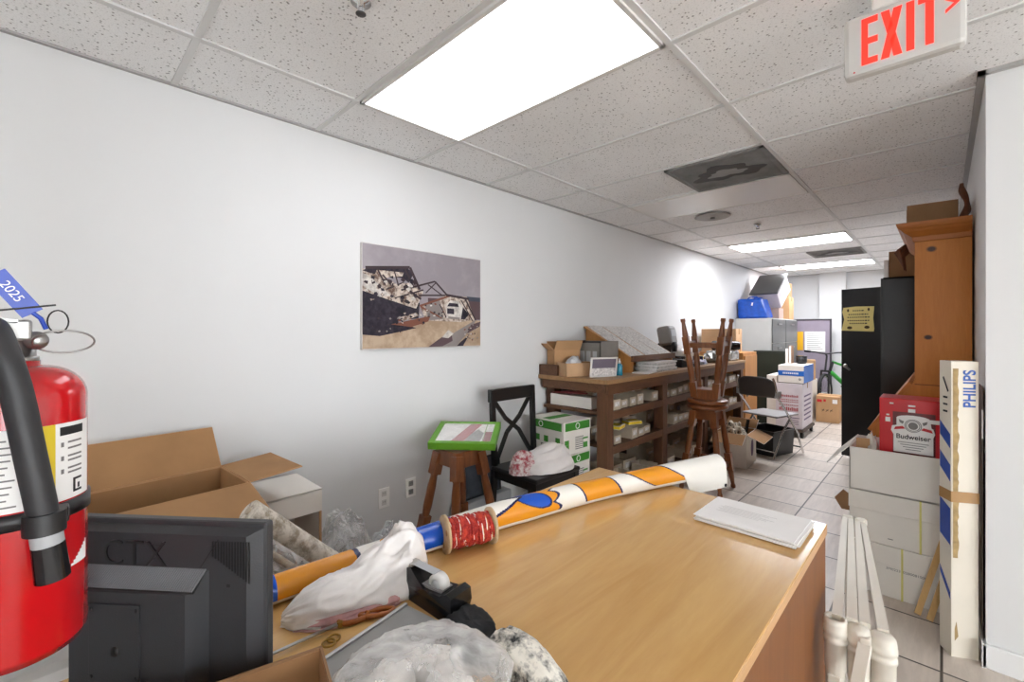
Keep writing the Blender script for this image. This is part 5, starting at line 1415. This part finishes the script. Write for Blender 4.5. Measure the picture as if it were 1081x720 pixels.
# white carton stack, red beer carton, packing
def strapbox(label, loc, h, strapx, grp='white strapped cartons'):
    t = thing('white_carton', label, 'box', loc, 0, grp); w, d = .46, .37
    MB().box(-w/2, w/2, -d/2, d/2, 0, h, bev=.003).build('body', WBOX, t)
    MB().box(-w/2-.004, w/2+.004, -d/2-.004, d/2+.004, h*.63, h, bev=.002).build('lid', WBOX, t)
    MB().box(strapx-.004, strapx+.004, -d/2-.0058, d/2+.0058, 0, h+.0012).build('strap', mat('strap_yellow', '#d9d07c', .4), t)
    return t
t = strapbox('white strapped carton on floor with dot-matrix print, bottom of stack', (-.128, 3.20, 0), .262, -.02)
text('printed_code', '3M02231028008100R', .017, FACE((-.005, -.1858, .148), (1, 0, 0), (0, 0, 1)), INKG, t, 0, 1.05, .0004)
t = mid_box = strapbox('white strapped carton in the middle of stack beside tall lamp box', (-.134, 3.20, .2635), .262, .055)
MB().box(-.07, -.05, -.1862, -.185, .035, .039).build('scuff', INKG, t)
t = carton('white_carton', 'white open carton on top of stack holding the red carton', 'box', (-.134, 3.20, .527), 0, .46, .37, .225, WBOX, WBOX, flaps=(('-x', .15, 138),))
t2 = thing('beer_carton', 'red beer carton with white label standing in white carton', 'box', (-.115, 3.205, .5325))
w, d, h = .26, .20, .488
MB().box(-w/2, w/2, -d/2, d/2, 0, h, bev=.003).build('body', BUDRED, t2)
yf = -d/2
MB().box(-.075, .09, yf-.0010, yf+.0005, .17, .42).build('photo_panel', mat('label_dark', '#5e1216', .4, var=.3, scale=14), t2)
pl = [(-.072, .21), (.082, .21), (.082, .30), (.088, .32), (.082, .345), (.075, .35), (.07, .39)]
for k in range(9): a = PI*k/8; pl.append((.005+.065*math.cos(a), .39+.016*math.sin(a)))
pl += [(-.06, .35), (-.078, .345), (-.082, .32), (-.072, .30)]
MB().prism(pl, .0008, FACE((0, yf-.0012, 0), (1, 0, 0), (0, 0, 1))).build('white_label', WHITE, t2)
M0 = FACE((0, yf-.0021, 0), (1, 0, 0), (0, 0, 1))
m = MB()
for r in (.032, .026): m.tube([M0 @ Vector((.005+r*math.cos(a)*1.0, .352+r*math.sin(a), 0)) for a in (2*PI*k/28 for k in range(28))], .0016, 5, closed=True)
m.prism([(.005+.019*math.cos(a), .352+.019*math.sin(a)) for a in (2*PI*k/20 for k in range(20))], .0006, M0)
for s in (-1, 1): m.prism([(.005+s*.035, .372), (.005+s*.056, .382), (.005+s*.052, .366), (.005+s*.04, .358)], .0006, M0)
m.build('crest', INKG, t2)
m = MB()
for s in (-1, 1): m.prism([(.005+s*.030, .335), (.005+s*.075, .325), (.005+s*.07, .340), (.005+s*.04, .347)], .0005, M0)
m.build('ribbon_mark', BUDRED, t2)
text('lettering', 'Budweiser', .034, FACE((.005, yf-.0022, .292), (1, 0, 0), (0, 0, 1)), INK, t2, .0006, .93, .0004)
m = MB()
for k in range(4): m.box(-.055+.01*k, .065-.01*k, yf-.0024, yf-.0018, .262-.012*k, .265-.012*k)
m.build('label_print', INKG, t2)
for (x, z, a, c) in ((-.095, .375, .010, .012), (-.095, .40, .006, .004), (.0, .43, .014, .009), (-.0, .455, .014, .004), (-.08, .462, .008, .004), (.115, .42, .003, .014)): MB().box(x-a, x+a, yf-.0012, yf+.0003, z-c, z+c).build('white_print', WHITE, t2)
MB().box(.052, .105, yf-.0026, yf-.0012, .372, .392).build('white_tag', WHITE, t2)
solo('brown_divider', MB(T(-.315, 3.11, .532) @ RZ(.3)).box(-.03, .03, -.002, .002, 0, .255), CARD, 'brown cardboard divider standing in open white carton', 'cardboard')
m = MB(); m.blob((-.285, 3.16, .66), (.035, .05, .13), .3, 3.4, 95, 30, 20)
solo('white_fabric', m, mat('crumpled_paper', '#d6d0c6', .8, bmp=.5, bscale=40), 'crumpled white paper in open carton left of red carton', 'paper')
# loose cardboard corner by the stack
MB().prism([(-.03, 0), (.012, .0), (.012, .085), (-.022, .11), (-.062, .055)], .004, FACE((-.243, -.12, .12), (1, 0, 0), (0, 0, 1))).build('inner_flap', CARDDK, mid_box, 'brown cardboard flap sticking out on the left')

# tall lamp boxes
def lampbox():
    W_, D_, h = .094, .076, 1.25          # local: x along the printed front, front = -y
    a = math.radians(28); cx, cy = .026, 2.648
    c = Vector((cx, cy, 0))+Vector((math.cos(a), math.sin(a), 0))*W_/2+Vector((-math.sin(a), math.cos(a), 0))*D_/2
    t = thing('lamp_box', 'tall narrow white lamp carton with blue stripes against right wall', 'box', (c.x, c.y, 0), a)
    LB = mat('lamp_carton', '#ddd5c6', .6, var=.06, scale=3)
    x0, x1, y0, y1 = -W_/2, W_/2, -D_/2, D_/2
    MB().box(x0, x1, y0, y1, 0, h, bev=.002).build('body', LB, t)
    MB().box(x0+.002, x1-.002, -.001, .001, h-.001, h+.0012).build('top_seam', INKG, t)
    text('lettering', 'PHILIPS', .058, FACE((x1-.030, y0-.001, h-.115), (0, 0, 1), (-1, 0, 0)), PBLUE, t, .0012, .86, .0006)
    pl = []; n = 60
    for k in range(n+1):
        z = .42+.80*k/n; pl.append((x0+.024+.006*noise.noise(Vector((z*22, 3, 1)))+.004*noise.noise(Vector((z*60, 1, 1))), z))
    pl += [(x0+.006, 1.22), (x0+.006, .42)]
    F = FACE((0, y0-.0006, 0), (1, 0, 0), (0, 0, 1))
    MB().prism(pl, .0012, F).build('torn_tape', mat('torn_kraft', '#a48a5e', .8, var=.25, scale=30), t)
    MB().prism([(x0+.012, .07), (x0+.024, .09), (x0+.018, .15), (x0+.012, .12)], .0012, F).build('torn_patch', mat('torn_kraft_small', '#a48a5e', .8), t)
    MB().box(x0-.001, x1+.001, y0-.0022, y0+.001, .655, .70).box(x0-.0015, x0+.001, y0, y1, .655, .70).build('band', TAPE, t)
    FL = FACE((x0-.0008, 0, 0), (0, -1, 0), (0, 0, 1)); B = mat('lamp_blue', '#2a4a9e', .5, var=.1)
    for z0, z1, sl in ((.88, .99, .05), (.74, .86, .05), (.47, .655, .03), (.27, .33, .09)):
        MB().prism([(-D_/2+.006, z0+sl), (D_/2-.004, z0), (D_/2-.004, z1-sl), (-D_/2+.006, z1)], .0008, FL).build('blue_stripe', B, t)
    m = MB()
    for z in (1.03, 1.06, 1.09): m.box(x0-.0012, x0+.0004, -.015, .012, z, z+.008)
    m.build('side_mark', INK, t)
    MB().bar((x0-.0004, -.02, 1.12), (x0-.0004, .012, 1.18), .0016, .008, up=(0, 0, 1)).build('side_arrow', INK, t)
lampbox()
t = thing('leaning_board', 'thin dark board standing between lamp carton and wall corner', 'board', (.121, 2.79, 0))
MB().box(-.003, .0, -.10, .12, 0, 1.14).build('panel', mat('dark_board', '#4d4036', .6), t)
MB().box(-.0033, .0003, -.101, -.07, .93, 1.05).build('paper_label', PAPER, t)
for i, (xb_, xt, lb) in enumerate(((-.088, .028, 'pale thin wooden plank leaning on white cartons, left of the two'), (-.044, .058, 'pale thin wooden plank leaning on white cartons, right of the two'))):
    m = MB(); m.bar((xb_, 2.925-.025*i, 0.0), (xt, 3.0-.022*i, .47-.04*i), .024, .012, up=(0, 1, 0))
    mz = min(v.z for v in m.v)
    for v in m.v: v.z -= mz
    solo('wooden_plank', m, SLAT, lb, 'plank', 'leaning wooden planks')

# beige folded resin stand between desk and cartons
def stand():
    t = thing('folded_stand', 'beige plastic folded stand with rounded posts right of desk', 'stand', (-.15, 1.9, 0))
    near = [(-.224, 1.585), (-.172, 1.60), (-.120, 1.615)]
    Z = .535
    def post(x, y, z, r=.029, hollow=False):
        m = W(t)
        top = [(r*.98, z-.012), (r*.92, z), (r*.72, z+.008), (0, z+.011)] if not hollow else [(r*.98, z-.008), (r*.95, z+.006), (r*.66, z+.006), (r*.60, z-.01), (0, z-.01)]
        prof = [(0, .0), (r*.82, .0), (r*.82, z-.15), (r*.92, z-.135), (r*.92, z-.062), (r*1.03, z-.060), (r*1.03, z-.050), (r*.94, z-.048), (r*.94, z-.038), (r*1.03, z-.036), (r*1.03, z-.024), (r*.98, z-.022)]+top
        m.lathe(prof, 32, M=T(x, y, 0)); p = m.build('post', BEIGE, t)
        f = W(t); f.box(x-r*.55, x+r*.55, y-r*.97, y-r*.7, z-.40, z-.15, bev=.003); f.build('post_plate', BEIGE, p)
    post(near[0][0], near[0][1], Z+.005, .029, True); post(near[1][0], near[1][1], Z-.006); post(near[2][0], near[2][1], Z-.012, .032)
    far = [-.305, -.285, -.262, -.243]
    nb = [(-.222, 1.60, Z), (-.188, 1.612, Z-.001), (-.160, 1.618, Z-.003), (-.120, 1.63, Z-.008)]
    for i, (a, bx) in enumerate(zip(nb, far)):
        m = W(t); m.bar(a, (bx, 2.40, Z+.024-.002*i), .026, .024, w1=.018, h1=.026); m.build('bar', BEIGE, t)
    for bx in (-.295, -.252):
        m = W(t); m.tube([(bx, 2.412, 0), (bx, 2.412, Z+.012)], .012, 12); m.box(bx-.022, bx+.022, 2.394, 2.424, Z+.008, Z+.042, bev=.010); m.build('far_leg', BEIGE, t)
    m = W(t); m.bar((-.155, 1.58, Z-.03), (-.19, 1.25, Z-.36), .028, .028); m.box(-.168, -.142, 1.565, 1.60, Z-.05, Z-.010, bev=.005); m.build('brace', BEIGE, t)
stand()

# ------------------------------------------------------------------ world and view
w = bpy.data.worlds.new('world'); S.world = w; w.use_nodes = True
w.node_tree.nodes['Background'].inputs[0].default_value = (.93, .97, 1, 1); w.node_tree.nodes['Background'].inputs[1].default_value = 4.9
S.view_settings.view_transform = 'Standard'; S.view_settings.look = 'None'; S.view_settings.gamma = 1; S.view_settings.use_curve_mapping = False
S.view_settings.exposure = 1.06
S.cycles.max_bounces = 8; S.cycles.diffuse_bounces = 5; S.cycles.transparent_max_bounces = 16; S.cycles.caustics_reflective = False; S.cycles.caustics_refractive = False
S.cycles.sample_clamp_indirect = 6
S.cycles.use_denoising = True
